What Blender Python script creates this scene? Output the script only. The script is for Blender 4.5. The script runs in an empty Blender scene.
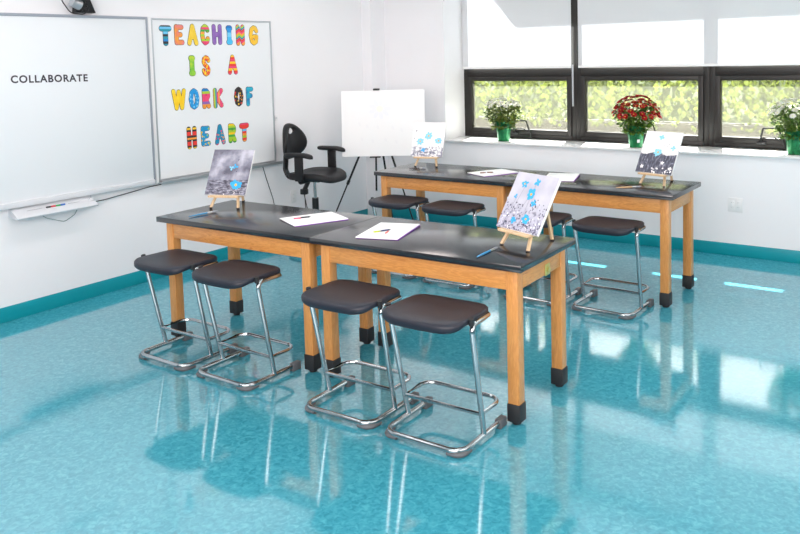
import bpy, bmesh, math, random
from math import sin, cos, pi, radians, tan, sqrt
from mathutils import Vector, Matrix
random.seed(7)
SC = bpy.context.scene
COL = SC.collection
H = 0.7494            # table top height
WL = -1.159           # left wall plane (x)
WW = 3.627            # wall under the windows (y)
SILL = 0.835
YF = 4.0              # window frame plane
CEIL = 2.8

# ------------------------------------------------------------------ helpers
def tag(o, label=None, cat=None, group=None, kind=None):
    if label: o['label'] = label
    if cat: o['category'] = cat
    if group: o['group'] = group
    if kind: o['kind'] = kind
    return o

def thing(name, label, cat, loc=(0, 0, 0), rz=0.0, group=None):
    o = bpy.data.objects.new(name, None)
    COL.objects.link(o)
    o.location = loc
    o.rotation_euler = (0, 0, rz)
    o.empty_display_size = 0.1
    return tag(o, label, cat, group)

def obj(name, bm, mats, parent=None, smooth=True, angle=35, loc=None, rot=None):
    bmesh.ops.recalc_face_normals(bm, faces=bm.faces[:])
    me = bpy.data.meshes.new(name)
    bm.to_mesh(me)
    bm.free()
    if not isinstance(mats, (list, tuple)): mats = [mats]
    for m in mats: me.materials.append(m)
    if smooth:
        me.polygons.foreach_set('use_smooth', [True] * len(me.polygons))
        me.set_sharp_from_angle(angle=radians(angle))
    o = bpy.data.objects.new(name, me)
    COL.objects.link(o)
    if parent: o.parent = parent
    if loc: o.location = loc
    if rot: o.rotation_euler = rot
    return o

def struct(name, bm, mats, parent=None, **k):
    o = obj(name, bm, mats, parent, **k)
    if parent is None: o['kind'] = 'structure'
    return o

def copy_tree(o, parent=None):
    c = o.copy()
    COL.objects.link(c)
    if parent is not None: c.parent = parent
    for ch in list(o.children): copy_tree(ch, c)
    return c

def B(): return bmesh.new()

def face(bm, vs, mi=0):
    try:
        f = bm.faces.new(vs); f.material_index = mi; return f
    except ValueError:
        return None

def box(bm, x0, y0, z0, x1, y1, z1, bev=0.0, mi=0, M=None, seg=2):
    P = [(x0, y0, z0), (x1, y0, z0), (x1, y1, z0), (x0, y1, z0), (x0, y0, z1), (x1, y0, z1), (x1, y1, z1), (x0, y1, z1)]
    v = [bm.verts.new((M @ Vector(p)) if M else p) for p in P]
    fs = [face(bm, [v[i] for i in q], mi) for q in ((3, 2, 1, 0), (4, 5, 6, 7), (0, 1, 5, 4), (1, 2, 6, 5), (2, 3, 7, 6), (3, 0, 4, 7))]
    if bev:
        es = list({e for f in fs for e in f.edges})
        r = bmesh.ops.bevel(bm, geom=es, offset=bev, segments=seg, affect='EDGES', profile=0.5)
        for f in r['faces']: f.material_index = mi
    return fs

def prism(bm, poly, z0, z1, mi=0, M=None):
    a = [bm.verts.new((M @ Vector((p[0], p[1], z0))) if M else (p[0], p[1], z0)) for p in poly]
    b = [bm.verts.new((M @ Vector((p[0], p[1], z1))) if M else (p[0], p[1], z1)) for p in poly]
    face(bm, a[::-1], mi); face(bm, b, mi)
    n = len(poly)
    for i in range(n): face(bm, [a[i], a[(i + 1) % n], b[(i + 1) % n], b[i]], mi)

def fillet(pts, r, n=6, closed=False):
    pts = [Vector(p) for p in pts]
    out = []
    N = len(pts)
    rr = r if isinstance(r, (list, tuple)) else [r] * N
    for i, p in enumerate(pts):
        if not closed and i in (0, N - 1):
            out.append(p); continue
        a = (pts[i - 1] - p); b = (pts[(i + 1) % N] - p)
        la, lb = a.length, b.length
        a.normalize(); b.normalize()
        ang = a.angle(b)
        if ang > pi - 0.02 or rr[i] <= 0:
            out.append(p); continue
        d = min(rr[i] / tan(ang / 2), la * 0.49, lb * 0.49)
        s, e = p + a * d, p + b * d
        rad = d * tan(ang / 2)
        c = p + (a + b).normalized() * (rad / sin(ang / 2))
        u = s - c; w = e - c
        th = u.angle(w)
        for k in range(n + 1):
            t = k / n
            out.append(c + (u * sin((1 - t) * th) + w * sin(t * th)) / sin(th))
    return out

def tube(bm, pts, r, seg=12, closed=False, mi=0, cap=True):
    pts = [Vector(p) for p in pts]
    N = len(pts)
    rs = r if isinstance(r, (list, tuple)) else [r] * N
    def tan_at(i):
        if closed: t = pts[(i + 1) % N] - pts[i - 1]
        elif i == 0: t = pts[1] - pts[0]
        elif i == N - 1: t = pts[-1] - pts[-2]
        else: t = (pts[i + 1] - pts[i]).normalized() + (pts[i] - pts[i - 1]).normalized()
        return t.normalized()
    t0 = tan_at(0)
    up = Vector((0, 0, 1)) if abs(t0.z) < 0.9 else Vector((1, 0, 0))
    nrm = t0.cross(up).normalized()
    rings = []
    tp = t0
    for i in range(N):
        t = tan_at(i)
        q = tp.rotation_difference(t)
        nrm = (q @ nrm); nrm = (nrm - t * nrm.dot(t)).normalized()
        bi = t.cross(nrm)
        rings.append([bm.verts.new(pts[i] + (nrm * cos(2 * pi * k / seg) + bi * sin(2 * pi * k / seg)) * rs[i]) for k in range(seg)])
        tp = t
    for i in range(N if closed else N - 1):
        a, b = rings[i], rings[(i + 1) % N]
        off = 0
        if closed and i == N - 1:
            off = min(range(seg), key=lambda s: sum((a[k].co - b[(k + s) % seg].co).length for k in range(0, seg, 3)))
        for k in range(seg):
            face(bm, [a[k], a[(k + 1) % seg], b[(k + 1 + off) % seg], b[(k + off) % seg]], mi)
    if cap and not closed:
        face(bm, rings[0][::-1], mi); face(bm, rings[-1], mi)

def lathe(bm, prof, seg=24, mi=0, c=(0, 0, 0), wob=None):
    rings = []
    for j, (r, z) in enumerate(prof):
        if r < 1e-6:
            rings.append([bm.verts.new((c[0], c[1], c[2] + z))])
        else:
            rings.append([bm.verts.new((c[0] + r * (wob(j, k) if wob else 1) * cos(2 * pi * k / seg), c[1] + r * (wob(j, k) if wob else 1) * sin(2 * pi * k / seg), c[2] + z)) for k in range(seg)])
    for a, b in zip(rings[:-1], rings[1:]):
        for k in range(seg):
            if len(a) == 1 and len(b) == 1: continue
            if len(a) == 1: face(bm, [a[0], b[k], b[(k + 1) % seg]], mi)
            elif len(b) == 1: face(bm, [a[k], a[(k + 1) % seg], b[0]], mi)
            else: face(bm, [a[k], a[(k + 1) % seg], b[(k + 1) % seg], b[k]], mi)

def ellipsoid(bm, c, r, mi=0, M=None, sub=2):
    res = bmesh.ops.create_icosphere(bm, subdivisions=sub, radius=1)
    T = Matrix.Translation(c) @ (M or Matrix.Identity(4)) @ Matrix.Diagonal((r[0], r[1], r[2], 1))
    bmesh.ops.transform(bm, matrix=T, verts=res['verts'])
    for f in {f for v in res['verts'] for f in v.link_faces}: f.material_index = mi

# ------------------------------------------------------------------ materials
MATS = {}
def srgb(r, g, b):
    f = lambda c: (c / 255 / 12.92) if c / 255 <= 0.04045 else ((c / 255 + 0.055) / 1.055) ** 2.4
    return (f(r), f(g), f(b), 1)

def new_mat(name):
    m = bpy.data.materials.new(name); m.use_nodes = True
    nt = m.node_tree
    return m, nt, nt.nodes['Principled BSDF']

def N(nt, t, **kw):
    n = nt.nodes.new(t)
    for k, v in kw.items():
        if hasattr(n, k): setattr(n, k, v)
        else: n.inputs[k].default_value = v
    return n

def pmat(name, col, rough=0.5, metal=0.0, noise=0.0, nscale=20.0, bump=0.0, bscale=200.0, spec=0.5, coat=0.0, trans=0.0):
    if name in MATS: return MATS[name]
    m, nt, p = new_mat(name)
    L = nt.links
    p.inputs['Base Color'].default_value = col
    p.inputs['Roughness'].default_value = rough
    p.inputs['Metallic'].default_value = metal
    p.inputs['Specular IOR Level'].default_value = spec
    p.inputs['Coat Weight'].default_value = coat
    tc = N(nt, 'ShaderNodeTexCoord')
    if noise:
        nz = N(nt, 'ShaderNodeTexNoise'); nz.inputs['Scale'].default_value = nscale; nz.inputs['Detail'].default_value = 4
        L.new(tc.outputs['Object'], nz.inputs['Vector'])
        mx = N(nt, 'ShaderNodeMix', data_type='RGBA')
        mx.inputs['A'].default_value = tuple(c * (1 - noise) for c in col[:3]) + (1,)
        mx.inputs['B'].default_value = tuple(min(1, c * (1 + noise)) for c in col[:3]) + (1,)
        L.new(nz.outputs['Fac'], mx.inputs['Factor'])
        L.new(mx.outputs['Result'], p.inputs['Base Color'])
    if bump:
        nb = N(nt, 'ShaderNodeTexNoise'); nb.inputs['Scale'].default_value = bscale; nb.inputs['Detail'].default_value = 3
        L.new(tc.outputs['Object'], nb.inputs['Vector'])
        bp = N(nt, 'ShaderNodeBump'); bp.inputs['Strength'].default_value = bump; bp.inputs['Distance'].default_value = 0.002
        L.new(nb.outputs['Fac'], bp.inputs['Height']); L.new(bp.outputs['Normal'], p.inputs['Normal'])
    MATS[name] = m
    return m

def ramp(nt, stops, interp='LINEAR'):
    r = N(nt, 'ShaderNodeValToRGB')
    cr = r.color_ramp; cr.interpolation = interp
    while len(cr.elements) > 1: cr.elements.remove(cr.elements[-1])
    cr.elements[0].position = stops[0][0]; cr.elements[0].color = stops[0][1]
    for pos, c in stops[1:]:
        e = cr.elements.new(pos); e.color = c
    return r

def wood_mat(name, c1, c2, axis='X', rough=0.38):
    m, nt, p = new_mat(name); L = nt.links
    tc = N(nt, 'ShaderNodeTexCoord'); mp = N(nt, 'ShaderNodeMapping')
    sc = {'X': (1.2, 9, 9), 'Y': (9, 1.2, 9), 'Z': (9, 9, 0.9)}[axis]
    mp.inputs['Scale'].default_value = sc
    L.new(tc.outputs['Object'], mp.inputs['Vector'])
    oi = N(nt, 'ShaderNodeObjectInfo')
    add = N(nt, 'ShaderNodeVectorMath', operation='ADD')
    L.new(mp.outputs['Vector'], add.inputs[0]); 
    ml = N(nt, 'ShaderNodeMath', operation='MULTIPLY'); ml.inputs[1].default_value = 7.0
    L.new(oi.outputs['Random'], ml.inputs[0]); L.new(ml.outputs[0], add.inputs[1])
    n1 = N(nt, 'ShaderNodeTexNoise'); n1.inputs['Scale'].default_value = 3.0; n1.inputs['Detail'].default_value = 6; n1.inputs['Distortion'].default_value = 1.6
    L.new(add.outputs[0], n1.inputs['Vector'])
    n2 = N(nt, 'ShaderNodeTexNoise'); n2.inputs['Scale'].default_value = 22.0; n2.inputs['Detail'].default_value = 3
    L.new(add.outputs[0], n2.inputs['Vector'])
    mix = N(nt, 'ShaderNodeMath', operation='MULTIPLY_ADD'); mix.inputs[1].default_value = 0.35
    L.new(n2.outputs['Fac'], mix.inputs[0]); L.new(n1.outputs['Fac'], mix.inputs[2])
    r = ramp(nt, [(0.42, c2), (0.62, c1), (0.72, tuple(a * 0.5 + b * 0.5 for a, b in zip(c1, c2))), (0.85, c1)])
    L.new(mix.outputs[0], r.inputs['Fac']); L.new(r.outputs['Color'], p.inputs['Base Color'])
    p.inputs['Roughness'].default_value = rough
    p.inputs['Coat Weight'].default_value = 0.2; p.inputs['Coat Roughness'].default_value = 0.2
    return m

M_WALL = pmat('wall_paint', srgb(243, 243, 246), 0.6, bump=0.05, bscale=90, noise=0.012, nscale=3)
M_WALL2 = pmat('darkened_unseen_wall', srgb(150, 154, 160), 0.6, bump=0.05, bscale=90)  # unseen walls greyed so table edges and chrome reflect a darker room
M_CEIL = pmat('ceiling_tile_paint', srgb(240, 240, 240), 0.8, bump=0.1, bscale=150)
M_BASE = pmat('teal_vinyl_base', srgb(4, 150, 164), 0.35, noise=0.05, nscale=8)
M_SILL = pmat('sill_laminate', srgb(236, 236, 236), 0.4)
M_FRAME = pmat('dark_bronze_aluminium', srgb(36, 34, 33), 0.45, metal=0.2, noise=0.08, nscale=12)
M_CHROME = pmat('chrome', (0.44, 0.48, 0.50, 1), 0.17, metal=1.0, noise=0.03, nscale=30)
M_STEEL = pmat('satin_steel', (0.5, 0.5, 0.5, 1), 0.3, metal=1.0)
M_RUB = pmat('black_rubber', srgb(30, 31, 34), 0.55, bump=0.1)
M_CAP = pmat('grey_rubber', srgb(96, 100, 104), 0.6, bump=0.1)
M_SEAT = pmat('charcoal_vinyl', srgb(35, 39, 50), 0.4, spec=0.36, bump=0.25, bscale=260, noise=0.06, nscale=40)
M_PUR = pmat('black_polyurethane', srgb(26, 26, 29), 0.5, spec=0.35, bump=0.25, bscale=220, noise=0.06, nscale=30)
M_BLKMET = pmat('black_metal', srgb(26, 27, 30), 0.35, metal=0.2)
M_PLASW = pmat('white_plastic', srgb(236, 237, 238), 0.35)
M_PLASG = pmat('light_grey_plastic', srgb(212, 216, 221), 0.4)
M_SLOT = pmat('dark_slot', srgb(60, 62, 66), 0.5)
M_ALU = pmat('brushed_aluminium', srgb(190, 195, 200), 0.35, metal=0.6, noise=0.03, nscale=40)
M_WB = pmat('whiteboard_enamel', srgb(236, 240, 243), 0.22)
M_SMB = pmat('interactive_board_film', srgb(232, 237, 241), 0.4)
M_INK = pmat('black_ink', srgb(52, 50, 62), 0.6)
M_OUT = pmat('letter_outline_card', srgb(40, 38, 44), 0.6)
M_PAPER = pmat('white_paper', srgb(250, 250, 250), 0.7)
M_PURPLE = pmat('purple_card', srgb(130, 70, 170), 0.6)
M_CANVAS = pmat('primed_canvas', srgb(244, 244, 245), 0.75, bump=0.25, bscale=500)
M_FOAM = pmat('white_board_card', srgb(246, 247, 248), 0.6)
M_PINE = wood_mat('pine', srgb(232, 204, 165), srgb(205, 170, 125), 'Z', 0.5)
M_OAKX = wood_mat('honey_oak_rail', srgb(222, 158, 88), srgb(182, 116, 56), 'X')
M_OAKY = wood_mat('honey_oak_side_rail', srgb(222, 158, 88), srgb(182, 116, 56), 'Y')
M_OAKZ = wood_mat('honey_oak_leg', srgb(220, 156, 88), srgb(188, 122, 60), 'Z')
M_EPOXY = pmat('black_epoxy_resin', srgb(34, 36, 41), 0.18, spec=0.9, bump=0.03, bscale=400, noise=0.05, nscale=60)
M_BRASS = pmat('brass_plate', srgb(205, 196, 120), 0.35, metal=0.6)
M_BLUE = pmat('blue_lacquer', srgb(40, 140, 195), 0.3)
M_BRIST = pmat('grey_bristle', srgb(150, 155, 165), 0.8)
M_POT = None

def floor_mat():
    m, nt, p = new_mat('teal_vinyl_floor'); L = nt.links
    tc = N(nt, 'ShaderNodeTexCoord')
    n1 = N(nt, 'ShaderNodeTexNoise'); n1.inputs['Scale'].default_value = 44; n1.inputs['Detail'].default_value = 1.0; n1.inputs['Distortion'].default_value = 0.9
    L.new(tc.outputs['Object'], n1.inputs['Vector'])
    n2 = N(nt, 'ShaderNodeTexNoise'); n2.inputs['Scale'].default_value = 19; n2.inputs['Detail'].default_value = 1
    L.new(tc.outputs['Object'], n2.inputs['Vector'])
    ma = N(nt, 'ShaderNodeMath', operation='MULTIPLY_ADD'); ma.inputs[1].default_value = 0.3
    L.new(n2.outputs['Fac'], ma.inputs[0]); L.new(n1.outputs['Fac'], ma.inputs[2])
    r = ramp(nt, [(0.38, srgb(54, 142, 161)), (0.65, srgb(66, 158, 178)), (0.92, srgb(86, 177, 195))])
    L.new(ma.outputs[0], r.inputs['Fac']); L.new(r.outputs['Color'], p.inputs['Base Color'])
    p.inputs['Roughness'].default_value = 0.075; p.inputs['IOR'].default_value = 2.2
    p.inputs['Specular IOR Level'].default_value = 0.5
    df = N(nt, 'ShaderNodeBsdfDiffuse'); L.new(r.outputs['Color'], df.inputs['Color'])
    gl = N(nt, 'ShaderNodeBsdfGlossy'); gl.inputs['Roughness'].default_value = 0.075
    fr = N(nt, 'ShaderNodeFresnel'); fr.inputs['IOR'].default_value = 2.5; gl.inputs['Color'].default_value = (1, 1, 1, 1)
    mx = N(nt, 'ShaderNodeMixShader'); L.new(fr.outputs[0], mx.inputs[0]); L.new(df.outputs[0], mx.inputs[1]); L.new(gl.outputs[0], mx.inputs[2])
    L.new(mx.outputs[0], nt.nodes['Material Output'].inputs[0]); nt.nodes.remove(p)
    return m
M_FLOOR = floor_mat()

def glass_mat():
    m = bpy.data.materials.new('window_glass'); m.use_nodes = True
    nt = m.node_tree; nt.nodes.clear(); L = nt.links
    o = N(nt, 'ShaderNodeOutputMaterial'); t = N(nt, 'ShaderNodeBsdfTransparent'); g = N(nt, 'ShaderNodeBsdfGlossy')
    t.inputs['Color'].default_value = (0.94, 0.96, 0.95, 1); g.inputs['Roughness'].default_value = 0.02
    f = N(nt, 'ShaderNodeFresnel'); f.inputs['IOR'].default_value = 1.25
    x = N(nt, 'ShaderNodeMixShader'); L.new(f.outputs[0], x.inputs[0]); L.new(t.outputs[0], x.inputs[1]); L.new(g.outputs[0], x.inputs[2]); L.new(x.outputs[0], o.inputs[0])
    return m
M_GLASS = glass_mat()

def screen_mat():
    m = bpy.data.materials.new('insect_screen_mesh'); m.use_nodes = True
    nt = m.node_tree; nt.nodes.clear(); L = nt.links
    o = N(nt, 'ShaderNodeOutputMaterial'); t = N(nt, 'ShaderNodeBsdfTransparent'); d = N(nt, 'ShaderNodeBsdfDiffuse'); tl = N(nt, 'ShaderNodeBsdfTranslucent')
    d.inputs['Color'].default_value = (0.17, 0.17, 0.15, 1); tl.inputs['Color'].default_value = (0.17, 0.17, 0.15, 1)
    a = N(nt, 'ShaderNodeMixShader'); a.inputs[0].default_value = 0.35
    L.new(d.outputs[0], a.inputs[1]); L.new(tl.outputs[0], a.inputs[2])
    x = N(nt, 'ShaderNodeMixShader'); x.inputs[0].default_value = SCREEN_OPACITY
    L.new(t.outputs[0], x.inputs[1]); L.new(a.outputs[0], x.inputs[2]); L.new(x.outputs[0], o.inputs[0])
    return m
SCREEN_OPACITY = 0.30
M_SCREEN = screen_mat()

def shade_mat():
    m = bpy.data.materials.new('translucent_shade_cloth'); m.use_nodes = True
    nt = m.node_tree; nt.nodes.clear(); L = nt.links
    o = N(nt, 'ShaderNodeOutputMaterial'); d = N(nt, 'ShaderNodeBsdfDiffuse'); tl = N(nt, 'ShaderNodeBsdfTranslucent')
    d.inputs['Color'].default_value = (0.8, 0.82, 0.85, 1); tl.inputs['Color'].default_value = (0.7, 0.72, 0.75, 1)
    x = N(nt, 'ShaderNodeMixShader'); x.inputs[0].default_value = 0.26
    L.new(d.outputs[0], x.inputs[1]); L.new(tl.outputs[0], x.inputs[2]); L.new(x.outputs[0], o.inputs[0])
    return m
M_SHADE = shade_mat()

def leaf_mat(name, c, tr=0.22, dk=.55):
    m, nt, p = new_mat(name); L = nt.links
    tc = N(nt, 'ShaderNodeTexCoord'); nz = N(nt, 'ShaderNodeTexNoise'); nz.inputs['Scale'].default_value = 35; L.new(tc.outputs['Object'], nz.inputs['Vector'])
    r = ramp(nt, [(0.35, tuple(x * dk for x in c[:3]) + (1,)), (0.65, c)]); L.new(nz.outputs['Fac'], r.inputs['Fac']); L.new(r.outputs['Color'], p.inputs['Base Color'])
    p.inputs['Roughness'].default_value = 0.5; p.inputs['Subsurface Weight'].default_value = 0.0
    tl = N(nt, 'ShaderNodeBsdfTranslucent'); L.new(r.outputs['Color'], tl.inputs['Color'])
    mx = N(nt, 'ShaderNodeMixShader'); mx.inputs[0].default_value = tr
    L.new(p.outputs[0], mx.inputs[1]); L.new(tl.outputs[0], mx.inputs[2]); L.new(mx.outputs[0], nt.nodes['Material Output'].inputs[0])
    return m

def emit_mat(name, col, s):
    m = bpy.data.materials.new(name); m.use_nodes = True
    nt = m.node_tree; nt.nodes.clear()
    o = N(nt, 'ShaderNodeOutputMaterial'); e = N(nt, 'ShaderNodeEmission'); e.inputs[0].default_value = col; e.inputs[1].default_value = s
    nt.links.new(e.outputs[0], o.inputs[0])
    return m

# ------------------------------------------------------------------ room shell
XR, YB = 6.6, -4.6
bm = B(); box(bm, WL - 0.15, YB - 0.15, -0.1, XR + 0.15, WW + 0.02, 0); struct('floor', bm, M_FLOOR, smooth=False)
bm = B(); box(bm, WL - 0.15, YB - 0.15, CEIL, XR + 0.15, 4.12, CEIL + 0.1); struct('ceiling', bm, M_CEIL, smooth=False)
bm = B(); box(bm, WL - 0.15, YB - 0.15, 0, WL, 4.1, CEIL); struct('wall_left', bm, M_WALL, smooth=False)
bm = B(); box(bm, XR, YB - 0.15, 0, XR + 0.15, 4.1, CEIL); struct('wall_right', bm, M_WALL2, smooth=False)
bm = B(); box(bm, WL, YB - 0.15, 0, XR, YB, CEIL); struct('wall_back', bm, M_WALL2, smooth=False)
WX0, WX1, WTOP = -0.3, 5.85, 2.6
bm = B()
box(bm, WL, WW, 0, XR, 4.1, SILL - 0.02)
box(bm, WL, WW, SILL - 0.02, WX0, 4.1, CEIL)
box(bm, WX1, WW, SILL - 0.02, XR, 4.1, CEIL)
box(bm, WX0, WW, WTOP, WX1, 4.1, CEIL)
struct('wall_window', bm, M_WALL, smooth=False)
bm = B(); box(bm, WL, 3.405, 0, -1.037, WW, CEIL); struct('trim_1', bm, M_WALL, smooth=False)           # corner pilaster
bm = B(); box(bm, WX0 - 0.008, WW - 0.03, SILL - 0.02, WX1, 4.06, SILL, bev=0.004); struct('trim_2', bm, M_SILL)   # window sill
def base_strip(name, a, b):
    bm = B(); box(bm, a[0], a[1], 0, b[0], b[1], 0.1, bev=0.002); struct(name, bm, M_BASE)
base_strip('baseboard_left', (WL, YB, 0), (WL + 0.008, 3.405, 0))
base_strip('baseboard_window', (-1.03, WW - 0.008, 0), (XR, WW, 0))
base_strip('baseboard_right', (XR - 0.008, YB, 0), (XR, WW - 0.008, 0))
base_strip('baseboard_back', (WL + 0.008, YB, 0), (XR - 0.008, YB + 0.008, 0))

# ------------------------------------------------------------------ windows
bounds = [(-0.3, 0.945), (0.945, 2.171), (2.171, 3.398), (3.398, 4.625), (4.625, 5.85)]
M_BEAD = pmat('pale_glazing_bead', srgb(96, 92, 84), 0.5)
for i, (xa, xb) in enumerate(bounds):
    bm = B()
    f = 0.048
    y0, y1 = 3.985, 4.07
    za, zm, zb = SILL, 1.46, WTOP
    box(bm, xa, y0, za, xa + f, y1, zb, bev=0.003); box(bm, xb - f, y0, za, xb, y1, zb, bev=0.003)
    box(bm, xa + f, y0, za, xb - f, y1, za + 0.045, bev=0.003)
    box(bm, xa + f, y0, 1.443, xb - f, y1, 1.56, bev=0.003)
    box(bm, xa + f, y0, zb - 0.05, xb - f, y1, zb, bev=0.003)
    s = 0.044                                         # sash of the lower awning window
    box(bm, xa + f, y0 - 0.012, za + 0.045, xa + f + s, y1 - 0.02, 1.443, bev=0.004)
    box(bm, xb - f - s, y0 - 0.012, za + 0.045, xb - f, y1 - 0.02, 1.443, bev=0.004)
    box(bm, xa + f + s, y0 - 0.012, za + 0.045, xb - f - s, y1 - 0.02, 0.928, bev=0.004)
    box(bm, xa + f + s, y0 - 0.012, 1.402, xb - f - s, y1 - 0.02, 1.443, bev=0.004)
    for zz in (1.44,):                                # little latch screws in the head rail
        for xx in (xa + 0.16, xb - 0.16): ellipsoid(bm, (xx, y0 - 0.012, 1.475), (0.006, 0.004, 0.006), sub=1)
    w = struct('window_%d' % (i + 1), bm, M_FRAME)
    gx0, gx1 = xa + f + s, xb - f - s
    bm = B(); box(bm, gx0, 4.02, 0.928, gx1, 4.024, 1.402); obj('pane', bm, M_GLASS, w, smooth=False)
    bm = B(); box(bm, xa + f, 4.03, 1.56, xb - f, 4.034, WTOP - 0.05); obj('pane', bm, M_GLASS, w, smooth=False)
    bm = B(); box(bm, gx0, 4.004, 0.928, gx1, 4.012, 0.935); obj('glazing_bead', bm, M_BEAD, w, smooth=False)
    bm = B(); box(bm, gx0, 4.0, 0.928, gx1, 4.001, 1.402); obj('insect_screen', bm, M_SCREEN, w, smooth=False)
    if i < 3:
        hx = (0.30, 1.56, 2.60)[i]
        bm = B()
        tube(bm, fillet([(hx, 3.965, 0.885), (hx, 3.94, 0.94), (hx + 0.02, 3.925, 1.012), (hx + 0.14, 3.925, 1.018), (hx + 0.185, 3.955, 0.845)], 0.012), 0.0075, 8)
        tube(bm, fillet([(hx - 0.02, 3.96, 0.90), (hx + 0.02, 3.93, 0.935), (hx + 0.10, 3.93, 0.945), (hx + 0.15, 3.965, 0.90)], 0.03), 0.005, 8)
        box(bm, hx - 0.035, 3.955, 0.872, hx + 0.035, 3.974, 0.9, bev=0.004)
        obj('handle', bm, M_BLKMET, w)

# roller shades hang in front of the upper lights
def shade(x0, x1, label, cordx):
    t = thing('roller_shade', label, 'window shade', ((x0 + x1) / 2, 3.95, 1.525), 0, 'roller shades over the upper windows')
    hw = (x1 - x0) / 2
    bm = B(); box(bm, -hw, -0.0006, 0.02, hw, 0.0006, 1.0); obj('cloth', bm, M_SHADE, t, smooth=False)
    bm = B(); box(bm, -hw, -0.006, 0.0, hw, 0.006, 0.024, bev=0.003); obj('hem_bar', bm, M_PLASW, t)
    bm = B(); tube(bm, [(-hw, 0, 1.03), (hw, 0, 1.03)], 0.03, 16); obj('roller_tube', bm, M_ALU, t)
    for sx_ in (-hw - 0.004, hw):
        bm = B(); box(bm, sx_, -0.02, 0.985, sx_ + 0.004, 0.03, 1.075); obj('bracket', bm, M_STEEL, t)
    bm = B(); box(bm, cordx - 0.008, -0.012, -0.36, cordx + 0.008, -0.002, 0.03, bev=0.002); obj('pull_cord', bm, M_ALU, t)
    return t
shade(-0.288, 0.915, 'white roller shade over the single upper window beside the corner pier', 0.6165)
shade(0.984, 3.36, 'wide white roller shade spanning two upper windows above the red flowers', 1.19)

# ------------------------------------------------------------------ outdoors
M_STONE = None
def stone_mat():
    m, nt, p = new_mat('retaining_block'); L = nt.links
    tc = N(nt, 'ShaderNodeTexCoord'); mp = N(nt, 'ShaderNodeMapping'); mp.inputs['Rotation'].default_value = (pi / 2, 0, 0)
    L.new(tc.outputs['Object'], mp.inputs['Vector'])
    br = N(nt, 'ShaderNodeTexBrick'); br.inputs['Scale'].default_value = 1.0; br.inputs['Brick Width'].default_value = 0.6; br.inputs['Row Height'].default_value = 0.22; br.inputs['Mortar Size'].default_value = 0.012
    br.inputs['Color1'].default_value = srgb(64, 60, 55); br.inputs['Color2'].default_value = srgb(74, 69, 62); br.inputs['Mortar'].default_value = srgb(46, 43, 39)
    L.new(mp.outputs[0], br.inputs['Vector']); L.new(br.outputs['Color'], p.inputs['Base Color']); p.inputs['Roughness'].default_value = 0.9
    return m
M_GROUND = pmat('pale_gravel', srgb(190, 186, 172), 0.9, noise=0.2, nscale=6)
M_SOIL = pmat('grassy_bank_soil', srgb(62, 76, 32), 0.95, noise=0.2, nscale=4)
bm = B(); box(bm, -14, 4.1, -0.2, 16, 7.0, 0.0); struct('terrace_outside', bm, M_GROUND, smooth=False)
bm = B(); box(bm, -14, 7.0, -0.2, 16, 7.3, 0.74, bev=0.02); struct('retaining_wall', bm, stone_mat())
bm = B()
nx, ny = 60, 14
g = [[bm.verts.new((-14 + 30 * i / nx, 7.3 + 6.5 * j / ny, 0.74 + 3.4 * (j / ny) + 0.25 * sin(i * 0.9 + j) * (j > 0) + random.uniform(-.08, .08) * (j > 0))) for i in range(nx + 1)] for j in range(ny + 1)]
for j in range(ny):
    for i in range(nx): face(bm, [g[j][i], g[j][i + 1], g[j + 1][i + 1], g[j + 1][i]])
struct('bank_terrain', bm, M_SOIL)
bm = B()
for k in range(26000):
    x = random.uniform(-9, 9); t = random.random() ** 1.3
    y = 6.93 + 6.2 * t
    clump = 0.30 * (sin(x * 2.1 + 3 * t) + sin(x * 5.3 + y * 1.7) * 0.6)
    z = 0.68 + 3.5 * t + random.random() ** 1.5 * (0.45 + clump)
    s = random.uniform(0.02, 0.055)
    R = Matrix.Rotation(random.uniform(-.7, .7), 3, 'Z') @ Matrix.Rotation(pi / 2 + random.uniform(-.7, .7), 3, 'X')
    P = [Vector((x, y, z)) + R @ Vector(q) for q in ((0, -s, 0), (s * .9, 0, s * .1), (0, s, 0), (-s * .9, 0, s * .1))]
    face(bm, [bm.verts.new(q) for q in P])
M_LEAF1 = leaf_mat('hedge_leaf', srgb(116, 130, 52), 0.3, .65)
tag(obj('hillside_foliage', bm, M_LEAF1, smooth=False), 'pale sunlit shrubs and grass on the bank outside the windows', 'foliage', kind='stuff')
# building canopy above the windows, outside; its edge throws the slanted shade line on the blinds
bm = B(); prism(bm, [(-0.37, 4.1), (0.095, 4.8), (9, 4.8), (9, 4.1)], 2.86, 2.98); struct('canopy_roof_outside', bm, M_CEIL, smooth=False)

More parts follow.
